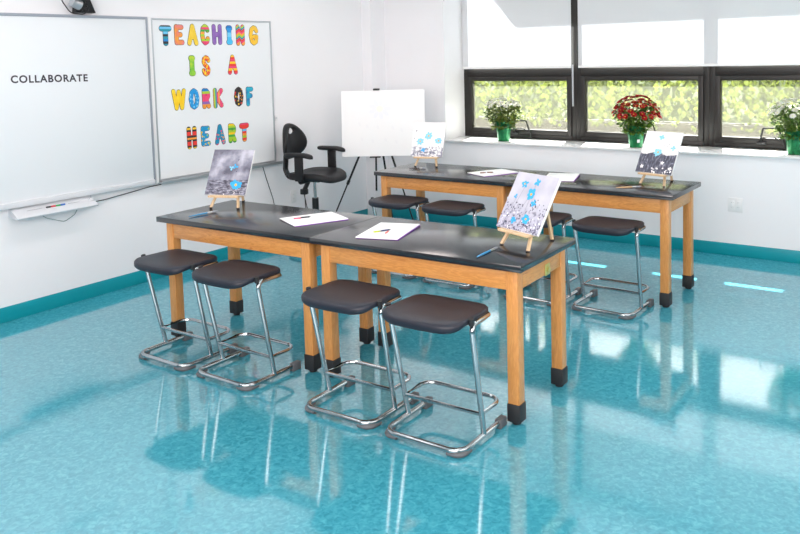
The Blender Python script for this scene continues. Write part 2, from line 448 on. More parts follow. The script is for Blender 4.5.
# ------------------------------------------------------------------ tables
LT, WT = 1.22, 0.61
INS, LG = 0.04, 0.057
def make_table():
    t = thing('lab_table', '', 'table')
    hx, hy = LT / 2, WT / 2
    bm = B(); box(bm, -hx + 0.0007, -hy, H - 0.031, hx - 0.0007, hy, H, bev=0.0025); obj('tabletop', bm, M_EPOXY, t)
    zt = H - 0.031
    za = zt - 0.098
    for s in (-1, 1):
        bm = B(); y = s * (hy - INS - 0.016)
        box(bm, -hx + INS + LG, y - 0.012, za, hx - INS - LG, y + 0.012, zt, bev=0.002); obj('apron', bm, M_OAKX, t)
        bm = B(); x = s * (hx - INS - 0.016)
        box(bm, x - 0.012, -hy + INS + LG, za, x + 0.012, hy - INS - LG, zt, bev=0.002); obj('apron', bm, M_OAKY, t)
    for sx in (-1, 1):
        for sy in (-1, 1):
            cx, cy = sx * (hx - INS - LG / 2), sy * (hy - INS - LG / 2)
            bm = B(); box(bm, cx - LG / 2, cy - LG / 2, 0.02, cx + LG / 2, cy + LG / 2, zt, bev=0.003); lg = obj('leg', bm, M_OAKZ, t)
            bm = B(); q = LG / 2 + 0.004
            box(bm, cx - q, cy - q, 0.014, cx + q, cy + q, 0.098, bev=0.003)
            lathe(bm, [(0, 0), (0.02, 0), (0.022, 0.004), (0.022, 0.012), (0.012, 0.015), (0, 0.015)], 16, c=(cx, cy, 0)); obj('boot', bm, M_RUB, lg)
    return t
tab0 = make_table()
def place_table(i, ox, oy, th, k, label):
    t = tab0 if i == 0 else copy_tree(tab0)
    lx, ly = LT * (k + 0.5), WT / 2
    t.location = (ox + cos(th) * lx - sin(th) * ly, oy + sin(th) * lx + cos(th) * ly, 0)
    t.rotation_euler = (0, 0, th)
    t['label'] = label; t['category'] = 'table'; t['group'] = 'black topped oak lab tables'
    return t
place_table(0, 0.008, 0, 0.0287, 0, 'black topped oak table holding the grey landscape painting, in the row nearer the camera')
tabB = place_table(1, 0.008, 0, 0.0287, 1, 'black topped oak table with a bolt plate on its end, holding the speckled lavender painting')
place_table(2, 0.045, 2.0421, -0.0069, 0, 'black topped oak table by the tall white easel, in the row beside the windows')
place_table(3, 0.045, 2.0421, -0.0069, 1, 'black topped oak table by the window wall with the dark hill painting')
bm = B()
xe = LT / 2 - INS - 0.004
box(bm, xe, 0.030, 0.618, xe + 0.005, 0.080, 0.672, bev=0.0015)
tube(bm, [(xe + 0.003, 0.055, 0.645), (xe + 0.013, 0.055, 0.645)], 0.014, 6)
obj('bolt_plate', bm, M_BRASS, tabB)['label'] = 'brass bolt plate with hex head'

# ------------------------------------------------------------------ stools
def seat_mesh():
    bm = B()
    n = 48
    def outline(s, k):
        a = 2 * pi * k / n
        c, d = cos(a), sin(a)
        e = 0.36
        u = math.copysign(abs(c) ** e, c); v = math.copysign(abs(d) ** e, d)
        y = -0.035 + v * 0.16
        hw = 0.209 - 0.010 * (v + 1) / 2
        x = u * hw
        if v < 0: y -= 0.022 * (1 - (x / 0.212) ** 2) * (-v)
        return x * s, -0.045 + (y + 0.045) * s
    zl = lambda y: 0.549 - 0.020 * max(0, min(1, (-y - 0.13) / 0.07)) - 0.012 * max(0, min(1, (y - 0.06) / 0.06))
    zt = lambda x, y: 0.577 - 0.010 * (1 - (x / 0.215) ** 2) * (1 - ((y + 0.045) / 0.19) ** 2) - 0.010 * max(0, (-y - 0.15) / 0.07)
    rows = []
    for s, top in ((0.86, 0), (0.965, 0), (1.0, .22), (1.004, .5), (1.0, .76), (0.975, .93), (0.93, 1), (0.7, 1), (0.4, 1)):
        ring = []
        for k in range(n):
            x, y = outline(s, k)
            lo, hi = zl(y), zt(x, y)
            z = lo + (hi - lo) * top
            if s > 0.97 and top in (0,): z = lo
            ring.append(bm.verts.new((x, y, z)))
        rows.append(ring)
    for a, b in zip(rows[:-1], rows[1:]):
        for k in range(n): face(bm, [a[k], a[(k + 1) % n], b[(k + 1) % n], b[k]])
    face(bm, rows[0][::-1])
    c = bm.verts.new((0, -0.045, 0.568))
    for k in range(n): face(bm, [rows[-1][k], rows[-1][(k + 1) % n], c])
    return bm
def make_stool():
    t = thing('stool', '', 'stool')
    obj('seat', seat_mesh(), M_SEAT, t, angle=60)
    r = 0.0125
    bm = B()
    tube(bm, fillet([(-0.2, 0.165, 0.026), (-0.2, -0.178, 0.026), (0.2, -0.178, 0.026), (0.2, 0.165, 0.026)], 0.065, 8), r, 12)
    obj('base', bm, M_CHROME, t)
    for s in (-1, 1):
        bm = B()
        tube(bm, fillet([(s * 0.2, 0.012, 0.030), (s * 0.213, -0.095, 0.546), (s * 0.188, 0.09, 0.538)], 0.03, 6), r, 12)
        obj('leg', bm, M_CHROME, t)
        bm = B(); box(bm, s * 0.2 - 0.016, 0.135, 0.0, s * 0.2 + 0.016, 0.195, 0.042, bev=0.004); obj('foot_cap', bm, M_CAP, t)
        bm = B(); tube(bm, fillet([(s * 0.2, -0.105, 0.012), (s * 0.2, -0.178, 0.012), (s * 0.13, -0.178, 0.012)], 0.065, 8), 0.011, 8); obj('foot_pad', bm, M_CAP, t)
        bm = B(); tube(bm, [(s * 0.2135, -0.094, 0.548), (s * 0.2145, -0.099, 0.578)], 0.0125, 10); obj('clip', bm, M_RUB, t)
    bm = B()
    tube(bm, fillet([(-0.202, -0.012, 0.128), (0.202, -0.012, 0.128), (0.202, 0.172, 0.128), (-0.202, 0.172, 0.128)], [0.0, 0.0, 0.06, 0.06], 8, closed=True), 0.0095, 10, closed=True)
    obj('foot_ring', bm, M_CHROME, t)
    return t
st0 = make_stool()
stools = [(0.362, -0.1, 0.0, 'chrome stool with charcoal seat at the whiteboard end of its row'),
          (0.86, -0.1, 0.0, 'chrome frame stool with charcoal seat standing at the table end below the folded pad'),
          (1.65, -0.1, 0.02, 'chrome frame stool in front of the paired table legs, seat below the pad with crayons'),
          (2.135, -0.10, 0.02, 'chrome frame stool with charcoal seat closest to the camera, by the outer table leg'),
          (0.39, 1.95, -0.01, 'charcoal seated stool at the windowside table below the tall easel'),
          (0.90, 1.94, 0.0, 'charcoal seated stool at the windowside table below the pad with brown crayons'),
          (1.615, 1.90, 0.0, 'charcoal seated stool mostly hidden behind the speckled lavender painting'),
          (2.12, 1.90, -0.03, 'charcoal seated stool at the windowside table below the hill painting, fully visible base')]
for i, (x, y, a, lab) in enumerate(stools):
    s = st0 if i == 0 else copy_tree(st0)
    s.location = (x, y, 0); s.rotation_euler = (0, 0, a)
    s['label'] = lab; s['category'] = 'stool'; s['group'] = 'chrome lab stools'

# ------------------------------------------------------------------ drafting chair
ch = thing('drafting_chair', 'black swivel drafting chair with armrests and egg-shaped back by the wall', 'chair', (-0.75, 2.195, 0.006), radians(10))
bm = B()
n = 40
rows = []
for s, zz in ((0.8, 0.617), (0.97, 0.624), (1.0, 0.642), (0.985, 0.660), (0.93, 0.670), (0.6, 0.662), (0.3, 0.658)):
    ring = []
    for k in range(n):
        a = 2 * pi * k / n; c, d = cos(a), sin(a)
        u = math.copysign(abs(c) ** .55, c); v = math.copysign(abs(d) ** .55, d)
        x = u * 0.225 * s + 0.04; y = v * 0.225 * s * (1.0 if u < 0 else 1 - 0.12 * u)
        z = zz - (0.035 * max(0, (x - 0.13) / 0.14) ** 1.5 if x > .13 else 0) + (0.014 * (abs(y) / .2) ** 2 if zz > .65 else 0)
        ring.append(bm.verts.new((x, y, z)))
    rows.append(ring)
for a, b in zip(rows[:-1], rows[1:]):
    for k in range(n): face(bm, [a[k], a[(k + 1) % n], b[(k + 1) % n], b[k]])
face(bm, rows[0][::-1]); face(bm, rows[-1])
obj('seat', bm, M_PUR, ch, angle=60)
# egg shaped back with a hand hole near its top
def back_mesh():
    bm = B()
    zc, hz, hw = 0.937, 0.16, 0.168
    n = 48
    def egg(a, s):
        y = sin(a) * hw * s * (1 - 0.20 * cos(a)); z = cos(a) * hz * s
        return y, z
    hz0 = 0.092                                       # hole centre above the middle
    fr, bk = [], []
    for k in range(n):
        a = 2 * pi * k / n
        yh, zh = sin(a) * 0.040, hz0 + cos(a) * 0.027
        L = []
        for t in (0, .06, .3, .6, .85, .95, 1.0):
            ye, ze = egg(a, 1.0)
            y = yh + (ye - yh) * t; z = zh + (ze - zh) * t
            th = 0.026 * (1 - t ** 6) ** .5 + 0.002
            if t == 0: th = 0.005
            if t == .06: th = 0.010
            xs = 0.05 * (y / hw) ** 2 - 0.02 * ((z) / hz) ** 2 + 0.02
            L.append((xs, y, z, th))
        fr.append([bm.verts.new((-0.255 + x + th, y, zc + z)) for x, y, z, th in L])
        bk.append([bm.verts.new((-0.255 + x - th, y, zc + z)) for x, y, z, th in L])
    for k in range(n):
        k2 = (k + 1) % n
        for j in range(6):
            face(bm, [fr[k][j], fr[k2][j], fr[k2][j + 1], fr[k][j + 1]])
            face(bm, [bk[k][j], bk[k][j + 1], bk[k2][j + 1], bk[k2][j]])
        face(bm, [fr[k][0], bk[k][0], bk[k2][0], fr[k2][0]])
        face(bm, [fr[k][6], fr[k2][6], bk[k2][6], bk[k][6]])
    return bm
obj('backrest', back_mesh(), M_PUR, ch, angle=60)
bm = B()
path = fillet([(-0.02, 0, 0.604), (-0.27, 0, 0.604), (-0.305, 0, 0.68), (-0.285, 0, 0.90)], 0.06, 8)
for s in (-0.018, 0.0, 0.018): tube(bm, [Vector(p) + Vector((0, s, 0)) for p in path], 0.013, 8)
obj('back_bracket', bm, M_BLKMET, ch)
for s in (-1, 1):
    bm = B()
    y = s * 0.265
    tube(bm, fillet([(0.02, s * 0.10, 0.609), (0.02, y, 0.609), (0.02, y, 0.66)], 0.03, 5), 0.014, 8)
    box(bm, -0.02, y - 0.014, 0.625, 0.06, y + 0.014, 0.835, bev=0.008)
    a = obj('armrest', bm, M_PUR, ch)
    bm = B()
    pr_ = []
    for t in range(13):
        u = t / 12; x = -0.128 + 0.29 * u
        w = 0.036 * (1 - (2 * u - 1) ** 6) ** .5 * (0.75 + 0.35 * u) + 0.006
        zc = 0.850 - 0.018 * max(0, u - .72) / .28
        pr_.append([bm.verts.new((x, y + w * cos(q), zc + 0.021 * sin(q) * (1 - .4 * (2 * u - 1) ** 8))) for q in [2 * pi * k / 14 for k in range(14)]])
    for a_, b_ in zip(pr_[:-1], pr_[1:]):
        for k in range(14): face(bm, [a_[k], a_[(k + 1) % 14], b_[(k + 1) % 14], b_[k]])
    face(bm, pr_[0][::-1]); face(bm, pr_[-1])
    obj('arm_pad', bm, M_PUR, a)
bm = B(); box(bm, -0.09, -0.07, 0.587, 0.09, 0.07, 0.622, bev=0.01); tube(bm, [(-0.05, -0.02, 0.592), (-0.09, -0.04, 0.50)], 0.02, 8)
box(bm, -0.12, -0.06, 0.47, -0.06, -0.01, 0.52, bev=0.008); obj('mechanism', bm, M_BLKMET, ch)
bm = B(); tube(bm, [(0, 0, 0.44), (0, 0, 0.592)], 0.014, 16); obj('gas_piston', bm, M_CHROME, ch)
bm = B(); lathe(bm, [(0, 0.12), (0.03, 0.12), (0.029, 0.44), (0, 0.44)], 20); obj('column', bm, M_BLKMET, ch)
bm = B(); tube(bm, fillet([(-0.09, -0.04, 0.48), (-0.05, -0.06, 0.36), (-0.02, -0.05, 0.27), (-0.035, -0.01, 0.18)], 0.05), 0.004, 6)
tube(bm, fillet([(-0.09, -0.03, 0.47), (-0.075, -0.045, 0.36), (-0.045, -0.045, 0.24)], 0.05), 0.004, 6); obj('control_cable', bm, M_RUB, ch)
for k in range(5):
    a = 2 * pi * k / 5 + 0.3
    bm = B()
    tube(bm, [(0.02 * cos(a), 0.02 * sin(a), 0.105), (0.15 * cos(a), 0.15 * sin(a), 0.09), (0.25 * cos(a), 0.25 * sin(a), 0.065)], [0.026, 0.022, 0.016], 10)
    lg = obj('base_arm', bm, M_BLKMET, ch)
    bm = B(); lathe(bm, [(0, 0), (0.022, 0), (0.022, 0.012), (0.01, 0.02), (0.01, 0.06), (0, 0.06)], 14, c=(0.25 * cos(a), 0.25 * sin(a), 0)); obj('glide', bm, M_RUB, lg)

# ------------------------------------------------------------------ tall easel with the big white board
EA = radians(32)
ez = thing('tripod_easel', 'black metal tripod easel holding a large white board near the corner', 'easel', (-0.48, 2.85, 0), EA)
# local axes: +x along the board to its right, -y towards the viewer
def leg(name, a, b, knob=None, r=0.0085):
    bm = B(); mid = Vector(a) * 0.45 + Vector(b) * 0.55
    tube(bm, [a, mid], r * 1.15, 10); tube(bm, [mid, b], r * 0.8, 10)
    tube(bm, [mid - (Vector(b) - Vector(a)).normalized() * 0.02, mid + (Vector(b) - Vector(a)).normalized() * 0.02], r * 1.6, 10)
    o = obj(name, bm, M_BLKMET, ez)
    bm = B(); ellipsoid(bm, (b[0], b[1], 0.012), (0.014, 0.014, 0.012)); obj('rubber_foot', bm, M_RUB, o)
    return o
leg('leg', (-0.075, 0.075, 1.12), (-0.56, -0.06, 0.012))
leg('leg', (-0.045, 0.075, 1.12), (0.30, -0.04, 0.012))
leg('leg', (-0.06, 0.095, 1.12), (0.03, 0.42, 0.012))
bm = B(); tube(bm, [(-0.085, 0.045, 0.42), (-0.08, 0.055, 0.78), (-0.06, 0.085, 1.33)], 0.009, 10); obj('mast', bm, M_BLKMET, ez)
bm = B(); box(bm, -0.10, 0.055, 1.09, -0.02, 0.115, 1.15, bev=0.008); obj('hub', bm, M_BLKMET, ez)
bm = B(); box(bm, -0.13, -0.03, 0.740, -0.03, 0.012, 0.752, bev=0.003); tube(bm, [(-0.08, 0.005, 0.746), (-0.08, 0.05, 0.80)], 0.008, 8); obj('ledge', bm, M_BLKMET, ez)
bm = B(); box(bm, -0.088, 0.030, 1.362, -0.030, 0.085, 1.38, bev=0.004); tube(bm, [(-0.06, 0.085, 1.29), (-0.06, 0.08, 1.375)], 0.008, 8); obj('top_clip', bm, M_BLKMET, ez)
bd = thing('canvas_board', 'large blank-looking white board with a faint pencil flower, clipped on the tall easel', 'board', (-0.48, 2.85, 0.752), EA)
bm = B(); box(bm, -0.388, -0.018, 0.0, 0.388, 0.0, 0.612, bev=0.002)
M_FAINT1 = pmat('faint_blue_pencil', srgb(242, 244, 248), 0.7); M_FAINT2 = pmat('faint_yellow_pencil', srgb(248, 248, 240), 0.7); M_FAINT3 = pmat('faint_grey_pencil', srgb(243, 244, 246), 0.7)
def blob(bm, c, rx, rz, y, mi, rot=0, n=12, yaxis=None):
    vs = []
    for k in range(n):
        a = 2 * pi * k / n; px, pz = rx * cos(a), rz * sin(a)
        vs.append(bm.verts.new((c[0] + px * cos(rot) - pz * sin(rot), y, c[1] + px * sin(rot) + pz * cos(rot))))
    return face(bm, vs, mi)
for k in range(9):
    a = 2 * pi * k / 9
    blob(bm, (-0.03 + 0.07 * cos(a), 0.44 + 0.062 * sin(a)), 0.036, 0.019, -0.0184, 1, a)
blob(bm, (-0.03, 0.44), 0.03, 0.03, -0.0186, 2)
for x, z in ((-.22, .30), (-.15, .28), (-.05, .27), (.09, .26), (.17, .24), (-.2, .16), (-.1, .14), (0.02, .15), (.12, .13)): blob(bm, (x, z), 0.012, 0.02, -0.0184, 3, 0.4)
obj('panel', bm, [M_FOAM, M_FAINT1, M_FAINT2, M_FAINT3], bd, rot=(radians(-5.5), 0, 0), smooth=False)

# ------------------------------------------------------------------ table-top easels, paintings
def tri_beam(bm, a, b, w, d):
    a, b = Vector(a), Vector(b)
    t = (b - a).normalized(); s = t.cross(Vector((0, 1, 0)))
    if s.length < 1e-3: s = Vector((1, 0, 0))
    s.normalize(); u = s.cross(t).normalized()
    va = [bm.verts.new(a + s * p * w / 2 + u * q * d / 2) for p, q in ((-1, -1), (1, -1), (1, 1), (-1, 1))]
    vb = [bm.verts.new(b + s * p * w / 2 + u * q * d / 2) for p, q in ((-1, -1), (1, -1), (1, 1), (-1, 1))]
    for k in range(4): face(bm, [va[k], va[(k + 1) % 4], vb[(k + 1) % 4], vb[k]])
    face(bm, va[::-1]); face(bm, vb)
TIP = pmat('dark_easel_foot', srgb(60, 50, 44), 0.6)
def make_easel():
    t = thing('tabletop_easel', '', 'easel')
    tl = 0.5
    for s in (-1, 1):
        a = (s * 0.095, -0.010, 0.004); b = (s * 0.018, 0.151, 0.292)
        bm = B(); tri_beam(bm, a, b, 0.014, 0.012); lg = obj('leg', bm, M_PINE, t, smooth=False)
        bm = B(); box(bm, a[0] - 0.008, a[1] - 0.008, 0.0, a[0] + 0.008, a[1] + 0.006, 0.007, bev=0.002); obj('foot', bm, TIP, lg)
    bm = B(); tri_beam(bm, (0, 0.235, 0.004), (0, 0.176, 0.285), 0.013, 0.013); lg = obj('rear_leg', bm, M_PINE, t, smooth=False)
    bm = B(); box(bm, -0.008, 0.228, 0, 0.008, 0.244, 0.007, bev=0.002); obj('foot', bm, TIP, lg)
    bm = B(); box(bm, -0.105, -0.025, 0.070, 0.105, 0.036, 0.082, bev=0.002); obj('ledge', bm, M_PINE, t, smooth=False)
    bm = B(); box(bm, -0.03, 0.148, 0.272, 0.03, 0.176, 0.296, bev=0.003); obj('top_block', bm, M_PINE, t, smooth=False)
    return t

def paint_mat(name, kind):
    m, nt, p = new_mat(name); L = nt.links
    tc = N(nt, 'ShaderNodeTexCoord'); sp = N(nt, 'ShaderNodeSeparateXYZ'); L.new(tc.outputs['Object'], sp.inputs[0])
    nz = N(nt, 'ShaderNodeTexNoise'); nz.inputs['Scale'].default_value = {'cloud': 9, 'white': 10, 'lav': 7, 'hill': 10}[kind]; nz.inputs['Detail'].default_value = 5
    L.new(tc.outputs['Object'], nz.inputs['Vector'])
    hi = N(nt, 'ShaderNodeMath', operation='DIVIDE'); hi.inputs[1].default_value = 0.31; L.new(sp.outputs['Z'], hi.inputs[0])
    wob = N(nt, 'ShaderNodeMath', operation='MULTIPLY_ADD'); wob.inputs[1].default_value = {'cloud': 0.10, 'white': 0.2, 'lav': 0.35, 'hill': 0.28}[kind]
    n2 = N(nt, 'ShaderNodeTexNoise'); n2.inputs['Scale'].default_value = {'cloud': 12, 'white': 40, 'lav': 45, 'hill': 9}[kind]; n2.inputs['Detail'].default_value = 4
    L.new(tc.outputs['Object'], n2.inputs['Vector'])
    L.new(n2.outputs['Fac'], wob.inputs[0]); L.new(hi.outputs[0], wob.inputs[2])
    if kind == 'cloud':
        sky = ramp(nt, [(0.36, srgb(92, 92, 108)), (0.5, srgb(140, 141, 157)), (0.64, srgb(190, 191, 204))])
        gnd = ramp(nt, [(0.38, srgb(62, 62, 76)), (0.52, srgb(120, 120, 136)), (0.66, srgb(176, 177, 190))]); thr = [(0.37, (0, 0, 0, 1)), (0.385, (1, 1, 1, 1))]
    elif kind == 'white':
        sky = ramp(nt, [(0.3, srgb(236, 238, 242)), (0.7, srgb(250, 250, 251))])
        gnd = ramp(nt, [(0.42, srgb(130, 132, 150)), (0.52, srgb(225, 226, 232)), (0.62, srgb(245, 245, 248))]); thr = [(0.30, (0, 0, 0, 1)), (0.42, (1, 1, 1, 1))]
    elif kind == 'lav':
        sky = ramp(nt, [(0.3, srgb(178, 178, 194)), (0.7, srgb(208, 208, 218))])
        gnd = ramp(nt, [(0.38, srgb(82, 82, 110)), (0.46, srgb(178, 178, 198)), (0.62, srgb(196, 196, 212))]); thr = [(0.36, (0, 0, 0, 1)), (0.62, (1, 1, 1, 1))]
    else:
        sky = ramp(nt, [(0.3, srgb(238, 240, 244)), (0.7, srgb(250, 250, 252))])
        gnd = ramp(nt, [(0.36, srgb(58, 60, 74)), (0.55, srgb(92, 95, 112)), (0.68, srgb(150, 153, 168))]); thr = [(0.60, (0, 0, 0, 1)), (0.62, (1, 1, 1, 1))]
    src = n2 if kind in ('white', 'lav') else nz
    L.new(nz.outputs['Fac'], sky.inputs['Fac']); L.new(src.outputs['Fac'], gnd.inputs['Fac'])
    if kind in ('cloud', 'hill'):
        mp = N(nt, 'ShaderNodeMapping'); mp.inputs['Scale'].default_value = (3, 1, 9) if kind == 'cloud' else (9, 1, 3); mp.inputs['Rotation'].default_value = (0, 0.4 if kind == 'hill' else 0.1, 0)
        n4 = N(nt, 'ShaderNodeTexNoise'); n4.inputs['Scale'].default_value = 9; n4.inputs['Detail'].default_value = 5
        L.new(tc.outputs['Object'], mp.inputs[0]); L.new(mp.outputs[0], n4.inputs['Vector']); L.new(n4.outputs['Fac'], gnd.inputs['Fac'])
    th = ramp(nt, thr); L.new(wob.outputs[0], th.inputs['Fac'])
    mx = N(nt, 'ShaderNodeMix', data_type='RGBA'); L.new(th.outputs['Color'], mx.inputs['Factor']); L.new(gnd.outputs['Color'], mx.inputs['A']); L.new(sky.outputs['Color'], mx.inputs['B'])
    L.new(mx.outputs['Result'], p.inputs['Base Color']); p.inputs['Roughness'].default_value = 0.6
    return m
M_PB = pmat('sky_blue_paint', srgb(52, 172, 232), 0.5, noise=0.2, nscale=60); M_PB2 = pmat('pale_blue_paint', srgb(140, 212, 242), 0.5, noise=0.12, nscale=60)
M_PY = pmat('yellow_paint', srgb(240, 190, 60), 0.5); M_PD = pmat('slate_paint', srgb(74, 74, 98), 0.5); M_PW = pmat('white_paint', srgb(250, 250, 252), 0.5); M_PG = pmat('mid_grey_paint', srgb(150, 150, 170), 0.5)
PM = [M_PB, M_PB2, M_PY, M_PD, M_PW, M_PG]
def flower(bm, cx, cz, r, mi, y, k=6, ph=0.0, centre=True, sq=1.0):
    r *= 0.74; ph += cx * 31; rj = random.Random(int(cx * 9999 + cz * 777))
    for j in range(k):
        a = 2 * pi * j / k + ph
        q = rj.uniform(.75, 1.15); blob(bm, (cx + r * .55 * q * cos(a), cz + r * .55 * q * sin(a) * sq), r * .5 * q, r * rj.uniform(.26, .42), y - 0.0001 * j, mi, a, 10)
    if centre: blob(bm, (cx, cz), r * .24, r * .24, y - 0.001, 2, 0, 8)
def make_painting(kind, label, loc, rz, tilt, w, h):
    t = thing('canvas_painting', label, 'painting', loc, rz, 'flower paintings on small easels')
    bm = B(); box(bm, -w / 2, 0, 0, w / 2, 0.014, h, bev=0.0015); c = obj('canvas', bm, M_CANVAS, t, rot=(-tilt, 0, 0))
    bm = B(); vs = [bm.verts.new(p) for p in ((-w / 2 + .001, -0.0004, .001), (w / 2 - .001, -0.0004, .001), (w / 2 - .001, -0.0004, h - .001), (-w / 2 + .001, -0.0004, h - .001))]; face(bm, vs)
    y = -0.0009
    R = random.Random(len(label))
    def dabs(n, x0, x1, z0, z1, s0, s1, mi, pw=1.0):
        for _ in range(n):
            u = R.random() ** pw
            blob(bm, (x0 + (x1 - x0) * R.random(), z0 + (z1 - z0) * u), R.uniform(s0, s1), R.uniform(s0, s1) * .8, y - 0.0002 * R.random(), mi, R.random() * 3, 7)
    def stem(x0, z0, x1, z1, mi, wd=0.0012):
        d = Vector((x1 - x0, 0, z1 - z0)).normalized(); n_ = Vector((-d.z, 0, d.x)) * wd
        face(bm, [bm.verts.new((x0 + n_.x, y, z0 + n_.z)), bm.verts.new((x0 - n_.x, y, z0 - n_.z)), bm.verts.new((x1 - n_.x, y, z1 - n_.z)), bm.verts.new((x1 + n_.x, y, z1 + n_.z))], mi + 1)
    if kind == 'cloud':
        pass
    F = lambda *a, **k: None
    mats = [paint_mat('painted_' + kind, kind)] + PM
    def fl(cx, cz, r, mi, **k): flower(bm, cx * w, cz * h, r, mi, y - 0.001, **k)
    base_faces = len(bm.faces)
    if kind == 'cloud':
        fl(0.22, 0.22, 0.052, 0, k=8, sq=.7); fl(0.03, 0.59, 0.022, 1, k=3, centre=False, ph=.3); fl(0.12, 0.62, 0.024, 0, k=3, centre=False, ph=.9)
        dabs(5, -0.08, 0.08, 0.13, 0.25, 0.003, 0.006, 3); dabs(40, -w * .48, w * .48, 0.005, 0.07, 0.001, 0.004, 5); dabs(16, -w * .1, w * .48, 0.005, 0.05, 0.001, 0.004, 4)
    elif kind == 'white':
        fl(0.0, 0.60, 0.048, 1, k=7); fl(-0.25, 0.44, 0.042, 1, k=7); fl(0.33, 0.46, 0.044, 1, k=7); fl(-0.12, 0.2, 0.03, 0, k=4, centre=False)
        dabs(50, -w * .49, w * .49, 0.005, 0.10, 0.002, 0.007, 5, 1.6); dabs(30, -w * .49, w * .2, 0.005, 0.07, 0.002, 0.006, 3, 1.4); dabs(7, -w * .47, -w * .25, 0.1, 0.26, 0.003, 0.006, 3)
    elif kind == 'lav':
        fl(-0.22, 0.80, 0.030, 0, k=5); fl(-0.32, 0.56, 0.018, 0, k=3, centre=False); fl(0.02, 0.64, 0.042, 0, k=6); fl(0.06, 0.86, 0.028, 0, k=4, centre=False); fl(0.15, 0.50, 0.026, 0, k=4, centre=False)
        fl(0.12, 0.22, 0.034, 0, k=6); fl(-0.16, 0.17, 0.026, 0, k=5, centre=False)
        for a in ((-.1, .0, -.055, .24), (-.06, 0, 0.0, .19), (-.11, 0, -.085, .17), (0.0, 0, .012, .25)): stem(*a, 5)
        dabs(95, -w * .49, w * .49, 0.004, 0.15, 0.002, 0.006, 3, 1.7); dabs(40, -w * .49, w * .49, 0.004, 0.12, 0.003, 0.007, 5, 1.3); dabs(10, w * .1, w * .45, 0.1, 0.17, 0.003, 0.006, 3); dabs(30, -w * .49, w * .49, 0.004, 0.09, 0.002, 0.006, 4)
    else:
        fl(-0.02, 0.50, 0.042, 1, k=7); fl(-0.03, 0.86, 0.03, 1, k=4, centre=False); fl(0.36, 0.62, 0.028, 1, k=4, centre=False); 
        for cx, cz in ((-0.36, 0.14), (0.17, 0.26), (0.42, 0.14)): fl(cx, cz, 0.02, 4, k=5, centre=False)
        dabs(24, -w * .1, w * .47, 0.004, 0.045, 0.003, 0.009, 4); dabs(6, w * .05, w * .3, 0.19, 0.24, 0.002, 0.005, 3); dabs(20, -w * .49, w * .49, 0.01, 0.13, 0.003, 0.006, 5)
    for i_, f in enumerate(bm.faces):
        if i_ >= 1 and f.material_index < 6 and len(f.verts) != 4: f.material_index += 1
    obj('picture', bm, mats, c, smooth=False)
    return t
ea0 = make_easel()
EASELS = [('cloud', 0.182, 0.384, 0.842, 0.345, 0.509, 0.285, 0.309, 'square painting of grey clouds with one blue flower low down', 'small pine easel carrying the grey cloud painting'),
          ('white', 0.278, 2.454, 0.837, 0.251, 0.434, 0.281, 0.304, 'square white painting with three pale blue flowers, in front of the big white board', 'small pine easel carrying the white three-flower painting'),
          ('lav', 2.269, 0.353, 0.842, -0.354, 0.544, 0.294, 0.297, 'square lavender painting of bright blue blossoms over dark speckles, at the table corner', 'small pine easel carrying the speckled lavender painting'),
          ('hill', 2.242, 2.354, 0.832, -0.251, 0.505, 0.285, 0.312, 'square painting of dark slate hills under a white sky, below the red flowers', 'small pine easel carrying the dark hill painting')]
for i, (kind, x, y, z, rz, tl, w, h, lab, lab2) in enumerate(EASELS):
    e = ea0 if i == 0 else copy_tree(ea0)
    e.location = (x, y, H); e.rotation_euler = (0, 0, rz)
    e['label'] = lab2; e['category'] = 'easel'; e['group'] = 'small pine easels'
    make_painting(kind, lab, (x, y, H + 0.0835), rz, tl, w, h)
    d = Vector((0, -0.012, 0)); d.rotate(Matrix.Rotation(rz, 3, 'Z'))

# ------------------------------------------------------------------ sketch pads, crayons, brushes
def pad(label, cx, cy, rz, w, h):
    t = thing('sketch_pad', label, 'sketch pad', (cx, cy, H), rz, 'white sketch pads on the tables')
    bm = B(); box(bm, -w / 2 + .004, -h / 2 + .004, 0.0003, w / 2 + 0.004, h / 2, 0.004, bev=0.001); obj('backing', bm, M_PURPLE, t)
    bm = B(); box(bm, -w / 2, -h / 2, 0.004, w / 2, h / 2, 0.0095, bev=0.0008); obj('sheets', bm, M_PAPER, t)
PADS = [('white sketch pad with pink and black crayons, beside the joint of two tables', 0.934, 0.384, radians(-25.7), 0.245, 0.325),
        ('white sketch pad with purple back and three crayons, in the middle of the nearer row', 1.512, 0.339, radians(17), 0.228, 0.36),
        ('white sketch pad with brown crayons, on the windowside table', 0.97, 2.365, radians(-25), 0.225, 0.325),
        ('white sketch pad half hidden behind the speckled lavender painting', 1.54, 2.385, radians(17), 0.228, 0.35)]
for a in PADS: pad(*a)
def crayon(x, y, rz, col, label, ln=0.06, z=H + 0.0095 + 0.0042):
    t = thing('crayon', label, 'crayon', (x, y, z), rz, 'short crayons on the pads')
    bm = B(); tube(bm, [(-ln / 2, 0, 0), (ln / 2 - .01, 0, 0)], 0.0042, 10); obj('barrel', bm, col, t)
    bm = B(); tube(bm, [(ln / 2 - .01, 0, 0), (ln / 2 - .002, 0, 0), (ln / 2, 0, 0)], [0.0036, 0.0016, 0.0006], 10); obj('tip', bm, M_SLOT, t)
M_PINK = pmat('pink_wax', srgb(226, 96, 124), 0.5); M_BLK = pmat('black_wax', srgb(40, 40, 52), 0.5); M_LIME = pmat('lime_wax', srgb(170, 190, 50), 0.5); M_NAVY = pmat('navy_wax', srgb(50, 60, 100), 0.5); M_CORAL = pmat('coral_wax', srgb(230, 120, 110), 0.5); M_BROWN = pmat('brown_wax', srgb(120, 80, 64), 0.5)
crayon(0.868, 0.325, 0.9, M_PINK, 'pink crayon on the sketch pad by the joint of the tables', 0.05)
crayon(0.885, 0.37, 1.0, M_BLK, 'black crayon next to the pink one on a sketch pad')
